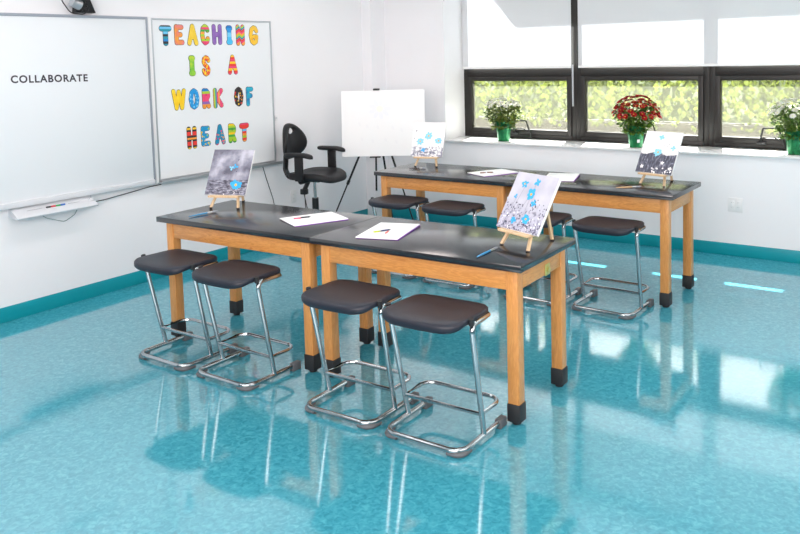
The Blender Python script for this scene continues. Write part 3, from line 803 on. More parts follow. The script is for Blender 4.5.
crayon(1.492, 0.272, 1.0, M_LIME, 'lime green crayon on the pad with the purple back', 0.045)
crayon(1.512, 0.318, 1.1, M_NAVY, 'navy crayon in the middle of the pad with the purple back', 0.055)
crayon(1.545, 0.285, 1.9, M_CORAL, 'coral crayon crossing towards the navy one on the purple backed pad', 0.05)
crayon(0.93, 2.285, 0.9, M_BROWN, 'brown crayon on the windowside pad, nearer the table edge', 0.05)
crayon(0.972, 2.325, 0.5, M_BROWN, 'brown crayon on the windowside pad, nearer the pad centre', 0.05)
def brush(x0, y0, x1, y1, hm, label, cap=None):
    d = Vector((x1 - x0, y1 - y0, 0)); ln = d.length
    t = thing('paint_brush', label, 'paint brush', (x0, y0, H + 0.0065), math.atan2(d.y, d.x), 'paint brushes on the tables')
    bm = B(); tube(bm, [(0, 0, 0), (ln * .3, 0, 0), (ln * .62, 0, 0)], [0.0025, 0.005, 0.0045], 10); obj('handle', bm, hm, t)
    bm = B(); tube(bm, [(ln * .62, 0, 0), (ln * .78, 0, 0)], [0.0048, 0.0058], 10); obj('ferrule', bm, M_STEEL, t)
    bm = B(); tube(bm, [(ln * .78, 0, 0), (ln * .9, 0, 0), (ln, 0, 0)], [0.0056, 0.0062, 0.0015], 10); obj('bristles', bm, M_BRIST, t)
M_WOODB = pmat('natural_brush_wood', srgb(205, 165, 120), 0.5); M_DARKB = pmat('dark_brush_wood', srgb(60, 48, 44), 0.4)
brush(0.217, 0.077, 0.232, 0.285, M_BLUE, 'blue paint brush in front of the grey cloud painting')
brush(2.205, 0.10, 2.196, 0.305, M_BLUE, 'blue paint brush in front of the speckled lavender painting')
brush(2.069, 2.124, 2.205, 2.24, M_WOODB, 'natural wood paint brush in front of the dark hill painting')
brush(0.228, 2.275, 0.352, 2.345, M_DARKB, 'dark paint brush in front of the white three-flower painting')

# ------------------------------------------------------------------ potted mums
def foil_mat():
    m, nt, p = new_mat('green_foil'); L = nt.links
    tc = N(nt, 'ShaderNodeTexCoord'); nz = N(nt, 'ShaderNodeTexNoise'); nz.inputs['Scale'].default_value = 28; nz.inputs['Detail'].default_value = 4; nz.inputs['Distortion'].default_value = 1
    L.new(tc.outputs['Object'], nz.inputs['Vector'])
    r = ramp(nt, [(0.35, srgb(6, 84, 48)), (0.6, srgb(32, 132, 80))]); L.new(nz.outputs['Fac'], r.inputs['Fac']); L.new(r.outputs['Color'], p.inputs['Base Color'])
    p.inputs['Metallic'].default_value = 0.35; p.inputs['Roughness'].default_value = 0.32
    bp = N(nt, 'ShaderNodeBump'); bp.inputs['Strength'].default_value = 0.7; bp.inputs['Distance'].default_value = 0.006; L.new(nz.outputs['Fac'], bp.inputs['Height']); L.new(bp.outputs['Normal'], p.inputs['Normal'])
    return m
M_POT = foil_mat()
M_LG = leaf_mat('mum_leaf', srgb(104, 142, 46)); M_LGD = leaf_mat('mum_leaf_dark', srgb(70, 106, 36))
M_RED = leaf_mat('red_petal', srgb(186, 8, 34), 0.25, .7); M_YEL = pmat('yellow_disc', srgb(226, 176, 40), 0.6)
M_WP = leaf_mat('white_petal', srgb(250, 250, 244), 0.5, .96); M_CRM = pmat('cream_disc', srgb(228, 226, 150), 0.6); M_TAGW = M_PLASW
def mum_mesh(r, petals, disc, disc_r, name):
    bm = B(); R = random.Random(3)
    for ring, (n, rr, up) in enumerate(((13, r, 0.15), (11, r * .8, 0.45), (8, r * .55, 0.9))):
        for k in range(n):
            a = 2 * pi * (k + .5 * ring) / n + R.uniform(-.1, .1)
            c, s = cos(a), sin(a); w = r * .20
            P = [(0.1 * r, 0, 0.002), (rr * .6, w, rr * .6 * up + .002), (rr, 0, rr * up * .9), (rr * .6, -w, rr * .6 * up + .002)]
            face(bm, [bm.verts.new((x * c - y * s, x * s + y * c, z)) for x, y, z in P], 0)
    ellipsoid(bm, (0, 0, r * .12), (disc_r, disc_r, r * .45 if disc_r > r * .25 else r * .2), 1, sub=1)
    me = bpy.data.meshes.new(name); bm.to_mesh(me); bm.free()
    me.materials.append(petals); me.materials.append(disc)
    return me
ME_RED = mum_mesh(0.030, M_RED, M_YEL, 0.0062, 'blossom_red'); ME_WHITE = mum_mesh(0.028, M_WP, M_CRM, 0.005, 'blossom_white')
def plant(label, loc, me, nfl, seed, pw, ph, tagc=False, flat=0.75, leafm=None, low=0.1):
    R = random.Random(seed)
    t = thing('potted_chrysanthemum', label, 'potted plant', loc, R.uniform(0, 6), 'potted chrysanthemums on the window sill')
    bm = B()
    fl = lambda j, k: 1 + (0.06 * sin(k * 5.0) + 0.05 * sin(k * 2.3 + seed)) * (0.25 + (j in (4, 5)) * 0.9)
    lathe(bm, [(0, 0.0), (0.054, 0.0), (0.057, 0.004), (0.066, 0.09), (0.074, 0.165), (0.082, 0.19), (0.074, 0.168), (0.066, 0.15), (0, 0.147)], 40, wob=fl)
    obj('foil_pot', bm, M_POT, t, angle=80)
    if tagc:
        a = -t.rotation_euler[2] - 0.9
        bm = B(); q = Vector((cos(a), sin(a), 0)); sd = Vector((-sin(a), cos(a), 0)); c = q * 0.0705 + Vector((0, 0, 0.06))
        face(bm, [bm.verts.new(c + sd * u * 0.012 + Vector((0, 0, v * 0.014)) + q * v * 0.0015) for u, v in ((-1, -1), (1, -1), (1, 1), (-1, 1))])
        obj('price_sticker', bm, M_TAGW, t)
    bm = B()
    cz = 0.155
    for _ in range(26):                               # stems
        a = R.uniform(0, 2 * pi); r = R.uniform(.2, .85) * pw
        tube(bm, [(0.03 * cos(a), 0.03 * sin(a), 0.145), (r * .6 * cos(a), r * .6 * sin(a), cz + ph * .45), (r * cos(a), r * sin(a), cz + ph * .8 * sqrt(max(0, 1 - (r / pw) ** 2 * .6)))], 0.0022, 5)
    for _ in range(1300):
        a = R.uniform(0, 2 * pi); u = R.random() ** .38; el = R.uniform(-0.25, 1.0)
        rr = pw * u * sqrt(max(0.05, 1 - max(0, el) ** 2 * .6)); z = cz + ph * (0.06 + .84 * max(el, -0.1) * (0.35 + .65 * u)) - (0.02 if el < 0 else 0)
        narrow = 0.55 + 0.45 * min(1, max(0, (z - cz) / (ph * .45)))
        p = Vector((rr * narrow * cos(a), rr * narrow * sin(a), z))
        s = R.uniform(0.016, 0.030)
        Rm = Matrix.Rotation(a + R.uniform(-.6, .6), 3, 'Z') @ Matrix.Rotation(R.uniform(-.9, .5), 3, 'Y') @ Matrix.Rotation(R.uniform(-.6, .6), 3, 'X')
        pts = [(0, 0, 0), (s * .5, s * .38, .003), (s * 1.1, s * .28, 0), (s * 1.5, 0, -.004), (s * 1.1, -s * .28, 0), (s * .5, -s * .38, .003)]
        face(bm, [bm.verts.new(p + Rm @ Vector(q)) for q in pts], 0 if R.random() < .6 else 1)
    obj('foliage', bm, leafm or [M_LG, M_LGD], t, smooth=False)
    pts = []
    tries = 0
    while len(pts) < nfl and tries < 9000:
        tries += 1
        a = R.uniform(0, 2 * pi); el = low + (1 - low) * R.random()
        rr = sqrt(max(0, 1 - el * el)); p = Vector((pw * (0.15 + .85 * rr) * cos(a) * R.uniform(.85, 1.03), pw * (0.15 + .85 * rr) * sin(a) * R.uniform(.85, 1.03), cz + ph * (flat * el + (1 - flat) * 1.0)))
        if all((p - q).length > 0.031 for q, _ in pts): pts.append((p, a))
    for p, a in pts:
        b = bpy.data.objects.new('blossom', me); COL.objects.link(b); b.parent = t; b.location = p + Vector((p.x, p.y, (p.z - cz) * .6)).normalized() * 0.014
        nrm = Vector((p.x, p.y, max(0.02, (p.z - cz - .03)) * 1.3)).normalized()
        b.rotation_euler = (Vector((nrm.x, nrm.y, nrm.z + .05))).to_track_quat('Z', 'Y').to_euler()
    return t
plant('white chrysanthemum in green foil on the sill near the corner pier', (0.30, 3.73, SILL), ME_WHITE, 44, 5, 0.185, 0.235, flat=.55, low=0.45, leafm=[leaf_mat('mum_leaf_pale', srgb(130, 146, 62)), M_LGD])
plant('dark red chrysanthemum in green foil on the sill between the two white ones', (1.62, 3.72, SILL), ME_RED, 80, 11, 0.195, 0.275, tagc=True, low=0.15)
plant('white chrysanthemum in green foil on the sill beyond the hill painting, away from the corner', (2.90, 3.73, SILL), ME_WHITE, 42, 21, 0.20, 0.26, flat=.6, low=0.3)

# ------------------------------------------------------------------ left wall: boards
ib = thing('interactive_whiteboard', 'large interactive whiteboard with COLLABORATE lettered on it', 'whiteboard', (WL, 0.012, 0.746))
yw = 0.825
bm = B(); box(bm, 0.0, -yw + 0.02, 0.02, 0.030, yw - 0.015, 1.255, bev=0.002); obj('screen', bm, M_SMB, ib)
M_FRM = pmat('grey_board_frame', srgb(158, 165, 176), 0.4, metal=0.2)
bm = B()
box(bm, 0, yw - 0.015, 0, 0.036, yw, 1.272, bev=0.003); box(bm, 0, -yw, 0, 0.036, -yw + 0.02, 1.272, bev=0.003)
box(bm, 0, -yw + .02, 1.252, 0.036, yw - .015, 1.272, bev=0.003)
obj('frame', bm, M_FRM, ib)
bm = B(); box(bm, 0, -yw + .02, -0.002, 0.05, yw - .015, 0.036, bev=0.006); obj('bottom_rail', bm, M_PLASG, ib)
# lettering
cu = bpy.data.curves.new('t', 'FONT'); cu.body = 'COLLABORATE'; cu.size = 0.073; cu.space_character = 1.16; cu.offset = 0.0022; cu.align_x = 'CENTER'; cu.resolution_u = 4
to = bpy.data.objects.new('t', cu); COL.objects.link(to)
bpy.context.view_layer.update()
me = bpy.data.meshes.new_from_object(to.evaluated_get(bpy.context.evaluated_depsgraph_get()))
bpy.data.objects.remove(to); bpy.data.curves.remove(cu)
me.name = 'lettering'; me.materials.clear(); me.materials.append(M_INK)
xs = [v.co.x for v in me.vertices]; x0, x1 = min(xs), max(xs)
zs = [v.co.y for v in me.vertices]; z0, z1 = min(zs), max(zs)
for v in me.vertices:
    u = (v.co.x - x0) / (x1 - x0); w_ = (v.co.y - z0) / (z1 - z0)
    v.co = (0.0306, -0.198 + 0.543 * u - 0.035, (1.561 + 0.052 * w_ - 0.010 * u) - 0.746)
lo = bpy.data.objects.new('lettering', me); COL.objects.link(lo); lo.parent = ib
tr = B(); 
prism(tr, [(0.0, -0.065), (0.11, -0.082), (0.115, -0.072), (0.02, -0.012), (0, -0.012)], 0, 0.575, M=Matrix(((1, 0, 0, 0), (0, 0, 1, -0.292), (0, 1, 0, 0.008), (0, 0, 0, 1))))
ptray = obj('pen_tray', tr, M_PLASG, ib, smooth=False)
def slope(x): return -0.004 - (x - 0.02) * (0.060 / 0.095) + 0.003
for k, c in enumerate(((40, 44, 52), (214, 60, 70), (40, 168, 84), (40, 110, 200))):
    bm = B(); y = -0.07 + 0.034 * k
    tube(bm, [(0.066, y, slope(.066) + .002), (0.066, y + 0.03, slope(.066) + .002)], 0.006, 8); obj('pen_button', bm, pmat('pen_%d' % k, srgb(*c), 0.4), ptray)
bm = B(); box(bm, 0.045, 0.25, -0.045, 0.075, 0.275, -0.015, bev=0.003); obj('eraser_rest', bm, M_PLASG, ptray)
bm = B()
for yy, ww in ((-0.2, 0.1), (0.09, 0.08)): box(bm, 0.06, yy, slope(.06) - .003, 0.066, yy + ww, slope(.064) + .0008)
obj('tray_print', bm, pmat('grey_print', srgb(170, 175, 182), 0.5), ptray, smooth=False)
bm = B(); tube(bm, fillet([(0.02, -0.1, -0.07), (0.03, -0.05, -0.11), (0.035, 0.07, -0.155), (0.03, 0.15, -0.12), (0.02, 0.19, -0.07)], 0.05), 0.0025, 6); obj('loop_cable', bm, pmat('grey_cable', srgb(120, 140, 140), 0.5), ptray)
cb = B(); tube(cb, fillet([(WL + 0.03, 0.30, 0.69), (WL + 0.012, 0.42, 0.690), (WL + 0.01, 0.60, 0.706), (WL + 0.01, 0.80, 0.726), (WL + 0.012, 0.90, 0.729)], 0.2), 0.0035, 8)
tag(obj('cable', cb, M_RUB), 'black cable running from the pen tray along under the boards', 'cable')
cb = B(); tube(cb, fillet([(WL + 0.006, 1.965, 0.733), (WL + 0.008, 2.0, 0.62), (WL + 0.008, 2.07, 0.43), (WL + 0.010, 2.12, 0.20), (WL + 0.010, 2.13, 0.099)], 0.1), 0.003, 6)
tag(obj('cable', cb, M_RUB), 'thin dark cord hanging down the wall below the letter-covered whiteboard', 'cable')

wb = thing('whiteboard', 'framed whiteboard carrying colourful cut-out letters', 'whiteboard', (WL, 1.497, 0.757))
hw = 0.622
bm = B(); box(bm, 0, -hw + .01, 0.01, 0.016, hw - .01, 1.245); obj('surface', bm, M_WB, wb, smooth=False)
bm = B()
box(bm, 0, -hw, 0, 0.022, -hw + .014, 1.255, bev=0.002); box(bm, 0, hw - .014, 0, 0.022, hw, 1.255, bev=0.002); box(bm, 0, -hw + .014, 1.241, 0.022, hw - .014, 1.255, bev=0.002); box(bm, 0, -hw + .014, 0, 0.022, hw - .014, 0.014, bev=0.002)
obj('frame', bm, M_ALU, wb)
bm = B(); box(bm, 0.0, -hw - 0.0, -0.022, 0.065, hw + 0.04, -0.008, bev=0.003); box(bm, 0.06, -hw, -0.014, 0.065, hw + 0.04, 0.004, bev=0.001); obj('marker_rail', bm, M_ALU, wb)
bm = B(); box(bm, WL, 0.846, 0.745, WL + 0.024, 0.874, 2.02, bev=0.002); struct('trim_3', bm, M_PLASW)

# cut-out letters -------------------------------------------------
STROKES = {
 'T': [[(.02, .88), (.98, .88)], [(.5, .88), (.5, .02)]],
 'E': [[(.12, .95), (.12, .05)], [(.12, .93), (.9, .93)], [(.12, .5), (.72, .5)], [(.12, .06), (.95, .06)]],
 'A': [[(.06, .02), (.5, .96)], [(.5, .96), (.94, .02)], [(.25, .36), (.75, .36)]],
 'C': [[(.92, .76), (.8, .9), (.5, .97), (.2, .85), (.07, .5), (.2, .15), (.5, .03), (.8, .10), (.93, .26)]],
 'H': [[(.1, .98), (.12, .02)], [(.9, .98), (.88, .02)], [(.1, .5), (.9, .5)]],
 'I': [[(.5, .92), (.5, .08)], [(.18, .93), (.82, .93)], [(.22, .07), (.86, .07)]],
 'N': [[(.1, .02), (.1, .98)], [(.1, .98), (.9, .02)], [(.9, .02), (.9, .98)]],
 'G': [[(.92, .78), (.75, .93), (.5, .97), (.2, .85), (.07, .5), (.2, .15), (.5, .03), (.82, .12), (.9, .4)], [(.9, .42), (.55, .42)]],
 'S': [[(.9, .8), (.75, .93), (.5, .97), (.2, .88), (.13, .72), (.3, .57), (.7, .43), (.88, .26), (.75, .09), (.45, .03), (.2, .1), (.1, .24)]],
 'W': [[(.05, .96), (.27, .04)], [(.27, .04), (.5, .92)], [(.5, .92), (.73, .04)], [(.73, .04), (.95, .96)]],
 'O': [[(.5, .97), (.22, .87), (.07, .5), (.22, .13), (.5, .03), (.78, .13), (.93, .5), (.78, .87), (.5, .97)]],
 'R': [[(.13, .02), (.13, .96)], [(.13, .94), (.6, .94), (.85, .82), (.85, .62), (.6, .47), (.13, .47)], [(.45, .47), (.9, .03)]],
 'K': [[(.13, .02), (.13, .98)], [(.9, .95), (.2, .45)], [(.35, .55), (.9, .04)]],
 'F': [[(.15, .02), (.15, .94)], [(.15, .92), (.92, .92)], [(.15, .52), (.75, .52)]],
}
def capsule(bm, a, b, r, x0, x1, mi):
    d = (b - a); L_ = d.length
    d = d.normalized() if L_ > 1e-6 else Vector((1, 0)); n_ = Vector((-d.y, d.x))
    poly = []
    for k in range(9):
        t = -pi / 2 + pi * k / 8; poly.append(b + d * r * cos(t) + n_ * r * sin(t))
    for k in range(9):
        t = pi / 2 + pi * k / 8; poly.append(a + d * r * cos(t) + n_ * r * sin(t))
    M = Matrix(((0, 0, 1, 0), (1, 0, 0, 0), (0, 1, 0, 0), (0, 0, 0, 1)))
    prism(bm, [(p.x, p.y) for p in poly], x0, x1, mi, M=M)
def pat(name, colors, kind, p1=30.0):
    m, nt, p = new_mat(name); L = nt.links
    cs = [srgb(*c) for c in colors]
    tc = N(nt, 'ShaderNodeTexCoord'); sp = N(nt, 'ShaderNodeSeparateXYZ'); L.new(tc.outputs['Object'], sp.inputs[0])
    if kind in ('bands', 'wavy'):
        mu = N(nt, 'ShaderNodeMath', operation='MULTIPLY_ADD'); mu.inputs[1].default_value = 1 / 0.19; mu.inputs[2].default_value = 0
        src = sp.outputs['Z']
        if kind == 'wavy':
            nz = N(nt, 'ShaderNodeMath', operation='SINE'); k_ = N(nt, 'ShaderNodeMath', operation='MULTIPLY'); k_.inputs[1].default_value = 110; L.new(sp.outputs['Y'], k_.inputs[0]); L.new(k_.outputs[0], nz.inputs[0])
            ad = N(nt, 'ShaderNodeMath', operation='MULTIPLY_ADD'); ad.inputs[1].default_value = 0.008; L.new(nz.outputs[0], ad.inputs[0]); L.new(sp.outputs['Z'], ad.inputs[2]); src = ad.outputs[0]
        L.new(src, mu.inputs[0])
        r = ramp(nt, [(i / len(cs), c) for i, c in enumerate(cs)], 'CONSTANT'); L.new(mu.outputs[0], r.inputs['Fac'])
    elif kind == 'vbands':
        mu = N(nt, 'ShaderNodeMath', operation='MULTIPLY_ADD'); mu.inputs[1].default_value = 1 / 0.12; mu.inputs[2].default_value = 0.5
        L.new(sp.outputs['Y'], mu.inputs[0]); r = ramp(nt, [(i / len(cs), c) for i, c in enumerate(cs)], 'CONSTANT'); L.new(mu.outputs[0], r.inputs['Fac'])
    elif kind == 'dots':
        vo = N(nt, 'ShaderNodeTexVoronoi'); vo.inputs['Scale'].default_value = p1; L.new(tc.outputs['Object'], vo.inputs['Vector'])
        lt = N(nt, 'ShaderNodeMath', operation='LESS_THAN'); lt.inputs[1].default_value = 0.36; L.new(vo.outputs['Distance'], lt.inputs[0])
        sc_ = N(nt, 'ShaderNodeSeparateColor'); L.new(vo.outputs['Color'], sc_.inputs[0])
        r0 = ramp(nt, [(i / (len(cs) - 1), c) for i, c in enumerate(cs[1:])], 'CONSTANT'); L.new(sc_.outputs[0], r0.inputs['Fac'])
        r = N(nt, 'ShaderNodeMix', data_type='RGBA'); L.new(lt.outputs[0], r.inputs['Factor']); r.inputs['A'].default_value = cs[0]; L.new(r0.outputs['Color'], r.inputs['B'])
        L.new(r.outputs['Result'], p.inputs['Base Color']); p.inputs['Roughness'].default_value = 0.6; return m
    else:
        nz = N(nt, 'ShaderNodeTexNoise'); nz.inputs['Scale'].default_value = p1; nz.inputs['Detail'].default_value = 2; L.new(tc.outputs['Object'], nz.inputs['Vector'])
        r = ramp(nt, [(0.3 + 0.4 * i / max(1, len(cs) - 1), c) for i, c in enumerate(cs)]); L.new(nz.outputs['Fac'], r.inputs['Fac'])
    L.new(r.outputs['Color'], p.inputs['Base Color']); p.inputs['Roughness'].default_value = 0.6
    return m
Yl, Or, Rd, Pk, Bl, Cy, Gn, Lm, Pu, Wh, Bk, Te = (250, 206, 30), (246, 160, 60), (234, 60, 50), (236, 70, 120), (20, 130, 205), (110, 195, 235), (70, 170, 70), (170, 205, 50), (140, 100, 180), (240, 245, 250), (45, 40, 45), (30, 150, 170)
LETTERS = [
 ('T', 0.956, 1.076, 1.797, 1.976, [Te, Bk, Bl, Te, Bk, Cy, Te, Cy, Bk, Cy], 'bands', 'blue and teal striped letter T cutout beginning the top word'),
 ('E', 1.090, 1.195, 1.798, 1.978, [(246, 170, 50), (240, 140, 90), (235, 130, 150)], 'noise', 'orange and pink blotched letter E cutout in the top word'),
 ('A', 1.214, 1.334, 1.797, 1.982, [(240, 200, 50), (248, 215, 70)], 'noise', 'plain yellow letter A cutout in the top word'),
 ('C', 1.345, 1.451, 1.799, 1.982, [Pk, Pk, Lm, Or, Lm, Or, Gn, Pk, Lm, (190, 200, 90)], 'bands', 'pink and green striped letter C cutout in the top word'),
 ('H', 1.462, 1.584, 1.803, 1.981, [(130, 90, 175), (160, 120, 195)], 'noise', 'purple letter H cutout in the top word'),
 ('I', 1.612, 1.694, 1.796, 1.980, [(70, 190, 240), (70, 190, 240), (120, 205, 245), (40, 150, 220), (20, 120, 200)], 'bands', 'blue shaded letter I cutout in the top word'),
 ('N', 1.719, 1.831, 1.795, 1.983, [Or, Or, Pk, Rd, Te, Lm, Or, Pk, Rd, Te, Lm, Pk], 'wavy', 'zigzag rainbow letter N cutout in the top word'),
 ('G', 1.865, 1.987, 1.796, 1.979, [(245, 180, 40), (250, 205, 60), (240, 190, 70)], 'noise', 'golden yellow letter G cutout ending the top word'),
 ('I', 1.216, 1.292, 1.548, 1.735, [(110, 195, 60), (150, 210, 60), (215, 220, 60)], 'noise', 'green letter I cutout in the second line'),
 ('S', 1.344, 1.446, 1.546, 1.728, [Rd, (245, 100, 40), Yl, (250, 220, 40), Rd, Rd, Yl, Or, Rd], 'noise', 'red and yellow letter S cutout in the second line'),
 ('A', 1.617, 1.734, 1.552, 1.730, [Pk, Rd, Yl, Pk, Rd, Yl, Pk, Rd, Yl, Pk], 'bands', 'pink and yellow striped letter A cutout alone in the second line'),
 ('W', 1.037, 1.187, 1.286, 1.470, [(248, 200, 20), (250, 220, 50)], 'noise', 'bright yellow letter W cutout beginning the third line'),
 ('O', 1.200, 1.317, 1.284, 1.465, [(20, 150, 220), (130, 205, 240)], 'dots', 'blue letter O cutout with pale daisy marks in the third line'),
 ('R', 1.331, 1.430, 1.282, 1.462, [Or, Or, Pu, Pk, Pk, Pk, Lm, Bl, Bl], 'bands', 'blue topped pink and purple letter R cutout in the third line'),
 ('K', 1.442, 1.567, 1.279, 1.456, [Or, Lm, Te, Pk, Or, Pk, Pk, Or], 'vbands', 'upright striped orange and pink letter K cutout in the third line'),
 ('O', 1.669, 1.785, 1.277, 1.455, [Bk, Rd, Yl, Bl, Or], 'dots', 'black letter O cutout with bright spots in the third line'),
 ('F', 1.801, 1.899, 1.273, 1.456, [(25, 120, 185), (30, 165, 200), (60, 190, 210)], 'noise', 'blue letter F cutout ending the third line'),
 ('H', 1.162, 1.275, 0.970, 1.160, [Yl, Bk, Rd, Rd, Bk, Or, Bk, Rd, Rd, Bk, Yl, Bk], 'bands', 'black red and yellow striped letter H cutout beginning the bottom word'),
 ('E', 1.301, 1.410, 0.972, 1.157, [(20, 150, 205), Yl, Lm], 'dots', 'blue letter E cutout with yellow stars in the bottom word'),
 ('A', 1.445, 1.568, 0.973, 1.155, [(20, 140, 180), Pk, Or], 'dots', 'teal letter A cutout with pink dots in the bottom word'),
 ('R', 1.587, 1.689, 0.974, 1.152, [Gn, Lm, Lm, Gn, Yl, Lm, Gn, Lm, Yl, Lm], 'bands', 'lime green letter R cutout in the bottom word'),
 ('T', 1.716, 1.829, 0.971, 1.154, [Or, Rd, Lm, Or, Rd, Cy, Rd, Rd, Pk, Rd], 'bands', 'red topped letter T cutout ending the bottom word'),
]
XS = WL + 0.0162
for i, (chh, y0, y1, z0, z1, cols, kind, lab) in enumerate(LETTERS):
    bm = B()
    w_, h_ = y1 - y0, z1 - z0
    rb = 0.0215 if chh not in 'TI' else 0.0245
    if chh in 'WS': rb = 0.0195
    ol = 0.0034; ks = 0
    for st in STROKES[chh]:
        P = [Vector((-w_ / 2 + rb + (w_ - 2 * rb) * a, rb + (h_ - 2 * rb) * b)) for a, b in st]
        for a, b in zip(P[:-1], P[1:]):
            capsule(bm, a, b, rb, 0.0, 0.0010 + 0.0001 * ks, 0); capsule(bm, a, b, rb - ol, 0.0004, 0.0026 + 0.00015 * ks, 1); ks += 1
    o = obj('letter_cutout', bm, [M_OUT, pat('letter_pattern_%d' % i, cols, kind, 42 if kind == 'dots' else 22)], smooth=False)
    o.location = (XS, (y0 + y1) / 2 - 0.012, z0 - 0.002)
    tag(o, lab, 'letter', 'letter cutouts on the whiteboard')

# projector bracket over the interactive board
pjb = thing('wall_bracket', 'black wall bracket with a grey cylinder and looped cable above the interactive whiteboard', 'bracket', (WL, 0.272, 2.02))
bm = B(); prism(bm, [(-0.02, 0.012), (0.13, 0.012), (0.07, 0.16), (0.0, 0.16)], 0.0, 0.05, M=Matrix(((0, 0, 1, 0.0), (1, 0, 0, 0), (0, 1, 0, 0), (0, 0, 0, 1))))
box(bm, 0.0, -0.01, 0.14, 0.4, 0.09, 0.2, bev=0.006); obj('bracket_arm', bm, M_BLKMET, pjb)
bm = B()
for k in range(7):
    a = 2 * pi * k / 7; ellipsoid(bm, (0.06, 0.02 + 0.032 * cos(a), 0.055 + 0.032 * sin(a)), (0.014, 0.012, 0.012), sub=1)
tube(bm, [(0.05, 0.02, 0.055), (0.066, 0.02, 0.055)], 0.034, 16); obj('knob', bm, M_BLKMET, pjb)
bm = B(); tube(bm, [(0.07, -0.06, 0.085), (0.07, 0.0, 0.06)], 0.035, 16); obj('cylinder', bm, M_ALU, pjb)
bm = B(); tube(bm, fillet([(0.08, -0.14, 0.30), (0.08, -0.14, 0.09), (0.08, -0.08, 0.005), (0.08, 0.03, -0.002), (0.07, 0.07, 0.05)], 0.06), 0.004, 8); obj('looped_cable', bm, M_RUB, pjb)

# outlets
def outlet(label, cat, loc, axis, n=1, wd=0.07, hh=0.115, blank=False):
    t = thing('wall_outlet' if not blank else 'wall_plate', label, cat, loc)
    if axis == 'x': M = Matrix(((0, 0, 1, 0), (1, 0, 0, 0), (0, 1, 0, 0), (0, 0, 0, 1)))
    else: M = Matrix(((1, 0, 0, 0), (0, 0, -1, 0), (0, 1, 0, 0), (0, 0, 0, 1)))
    bm = B(); box(bm, -wd / 2, -hh / 2, 0, wd / 2, hh / 2, 0.006, bev=0.002, M=M); obj('plate', bm, M_PLASW, t)
    if blank: 
        bm = B(); box(bm, -.008, -.008, 0.006, .008, .008, .009, M=M); obj('knob', bm, M_PLASG, t); return
    for k in range(n):
        cx = (k - (n - 1) / 2) * 0.046
        bm = B()
        box(bm, cx - 0.017, -0.035, 0.006, cx + 0.017, 0.035, 0.0075, bev=0.0007, M=M); s = obj('socket', bm, M_PLASW, t)
        bm = B()
        for dz in (-0.019, 0.019):
            for dx in (-0.006, 0.006): box(bm, cx + dx - .0008, dz - .003, 0.0075, cx + dx + .0008, dz + .003, 0.0079, M=M)
        obj('slot', bm, M_SLOT, s, smooth=False)
outlet('white double outlet plate on the wall below the window sill', 'outlet', (2.478, WW, 0.417), 'y', 2, 0.115, 0.115)
outlet('white outlet on the wall behind the drafting chair', 'outlet', (WL, 2.335, 0.40), 'x', 1)
outlet('tiny white plate on the wall beside the lettered whiteboard', 'wall plate', (WL, 2.155, 1.146), 'x', 1, 0.035, 0.05, blank=True)

# ------------------------------------------------------------------ lights
M_DIFF = emit_mat('light_panel', (1, 0.89, 0.855, 1), 8.4)
for i, (x, y) in enumerate([(x, y) for x in (0.2, 2.6, 5.0) for y in (-2.6, -0.3, 2.0)]):
    t = thing('ceiling_light', 'recessed fluorescent ceiling panel above the classroom', 'ceiling light', (x, y, CEIL), 0, 'ceiling light panels')
    bm = B()
    for a in ((-.31, -.61, -.28, .61), (.28, -.61, .31, .61), (-.28, -.61, .28, -.58), (-.28, .58, .28, .61)): box(bm, a[0], a[1], -0.015, a[2], a[3], 0.0)
    obj('frame', bm, M_PLASW, t, smooth=False)
    bm = B(); box(bm, -.28, -.58, -0.008, .28, .58, -0.002); obj('diffuser', bm, M_DIFF, t, smooth=False)

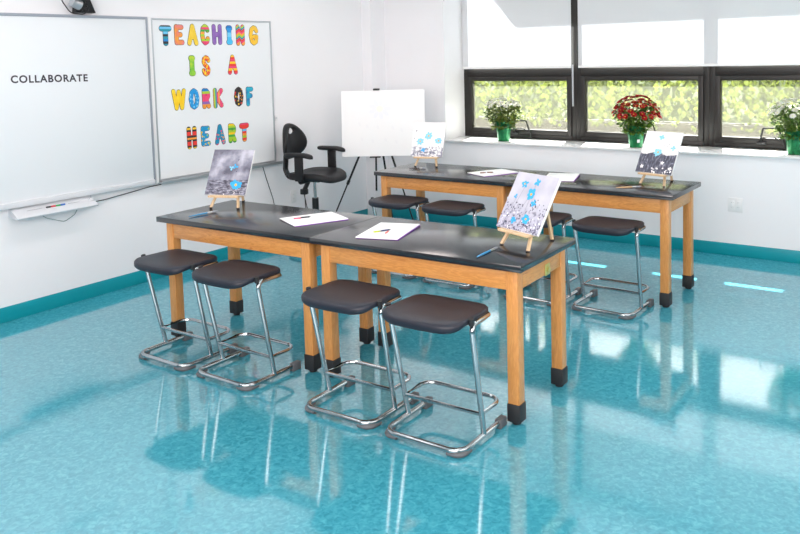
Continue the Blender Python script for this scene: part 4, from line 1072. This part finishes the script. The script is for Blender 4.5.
def area(name, loc, to, sx_, sy_, power, col):
    a = bpy.data.lights.new(name, 'AREA'); a.shape = 'RECTANGLE'; a.size = sx_; a.size_y = sy_; a.energy = power; a.color = col; a.spread = radians(130)
    o = bpy.data.objects.new(name, a); COL.objects.link(o); o.location = loc
    o.rotation_euler = (Vector(to) - Vector(loc)).to_track_quat('-Z', 'Y').to_euler()
area('added_fill_light', (2.6, -4.2, 1.9), (-0.2, 3.6, 1.2), 5.0, 1.6, 168, (1, 0.885, 0.855))  # added fill lamp behind the camera, unseen, brightens the facing walls
area('added_fill_light', (6.2, -0.6, 1.9), (-1.0, 1.2, 1.1), 4.0, 1.6, 48, (1, 0.90, 0.87))  # second added fill, out of view to the right, aimed at the left wall

sun = bpy.data.lights.new('sun', 'SUN'); sun.energy = 80.0; sun.angle = radians(0.6); sun.color = (1, 0.96, 0.9)
so = bpy.data.objects.new('sun', sun); COL.objects.link(so); so.location = (-2, 12, 14)
so.rotation_euler = Vector((0.28, -1.0, -1.11)).to_track_quat('-Z', 'Y').to_euler()

w = bpy.data.worlds.new('sky'); SC.world = w; w.use_nodes = True
nt = w.node_tree; bg = nt.nodes['Background']; bg.inputs[0].default_value = (0.98, 0.95, 0.98, 1); bg.inputs[1].default_value = 6.0

# ------------------------------------------------------------------ camera
cam = bpy.data.cameras.new('camera'); co = bpy.data.objects.new('camera', cam); COL.objects.link(co)
f_, cx, cy, cz, yaw, pit, rol, sx, sy = 795.537, 4.0746, -2.9366, 1.6764, -0.6032, -0.0806, -0.0248, 33.4122, -147.6297
Fd = Vector((sin(yaw) * cos(pit), cos(yaw) * cos(pit), sin(pit))); Rt = Vector((cos(yaw), -sin(yaw), 0)); Up = Rt.cross(Fd)
R2 = Rt * cos(rol) + Up * sin(rol); U2 = Up * cos(rol) - Rt * sin(rol)
Mx = Matrix((R2, U2, -Fd)).transposed().to_4x4(); Mx.translation = (cx, cy, cz)
co.matrix_world = Mx
cam.sensor_width = 36.0; cam.sensor_fit = 'HORIZONTAL'; cam.lens = f_ / 800 * 36.0
cam.shift_x = -sx / 800; cam.shift_y = sy / 800
cam.clip_start = 0.05; cam.clip_end = 200
SC.camera = co
vs = SC.view_settings; vs.view_transform = 'Standard'; vs.look = 'None'; vs.gamma = 1.0; vs.use_curve_mapping = False
vs.exposure = -0.10
SC.cycles.caustics_reflective = False; SC.cycles.caustics_refractive = False; SC.cycles.sample_clamp_indirect = 5.0
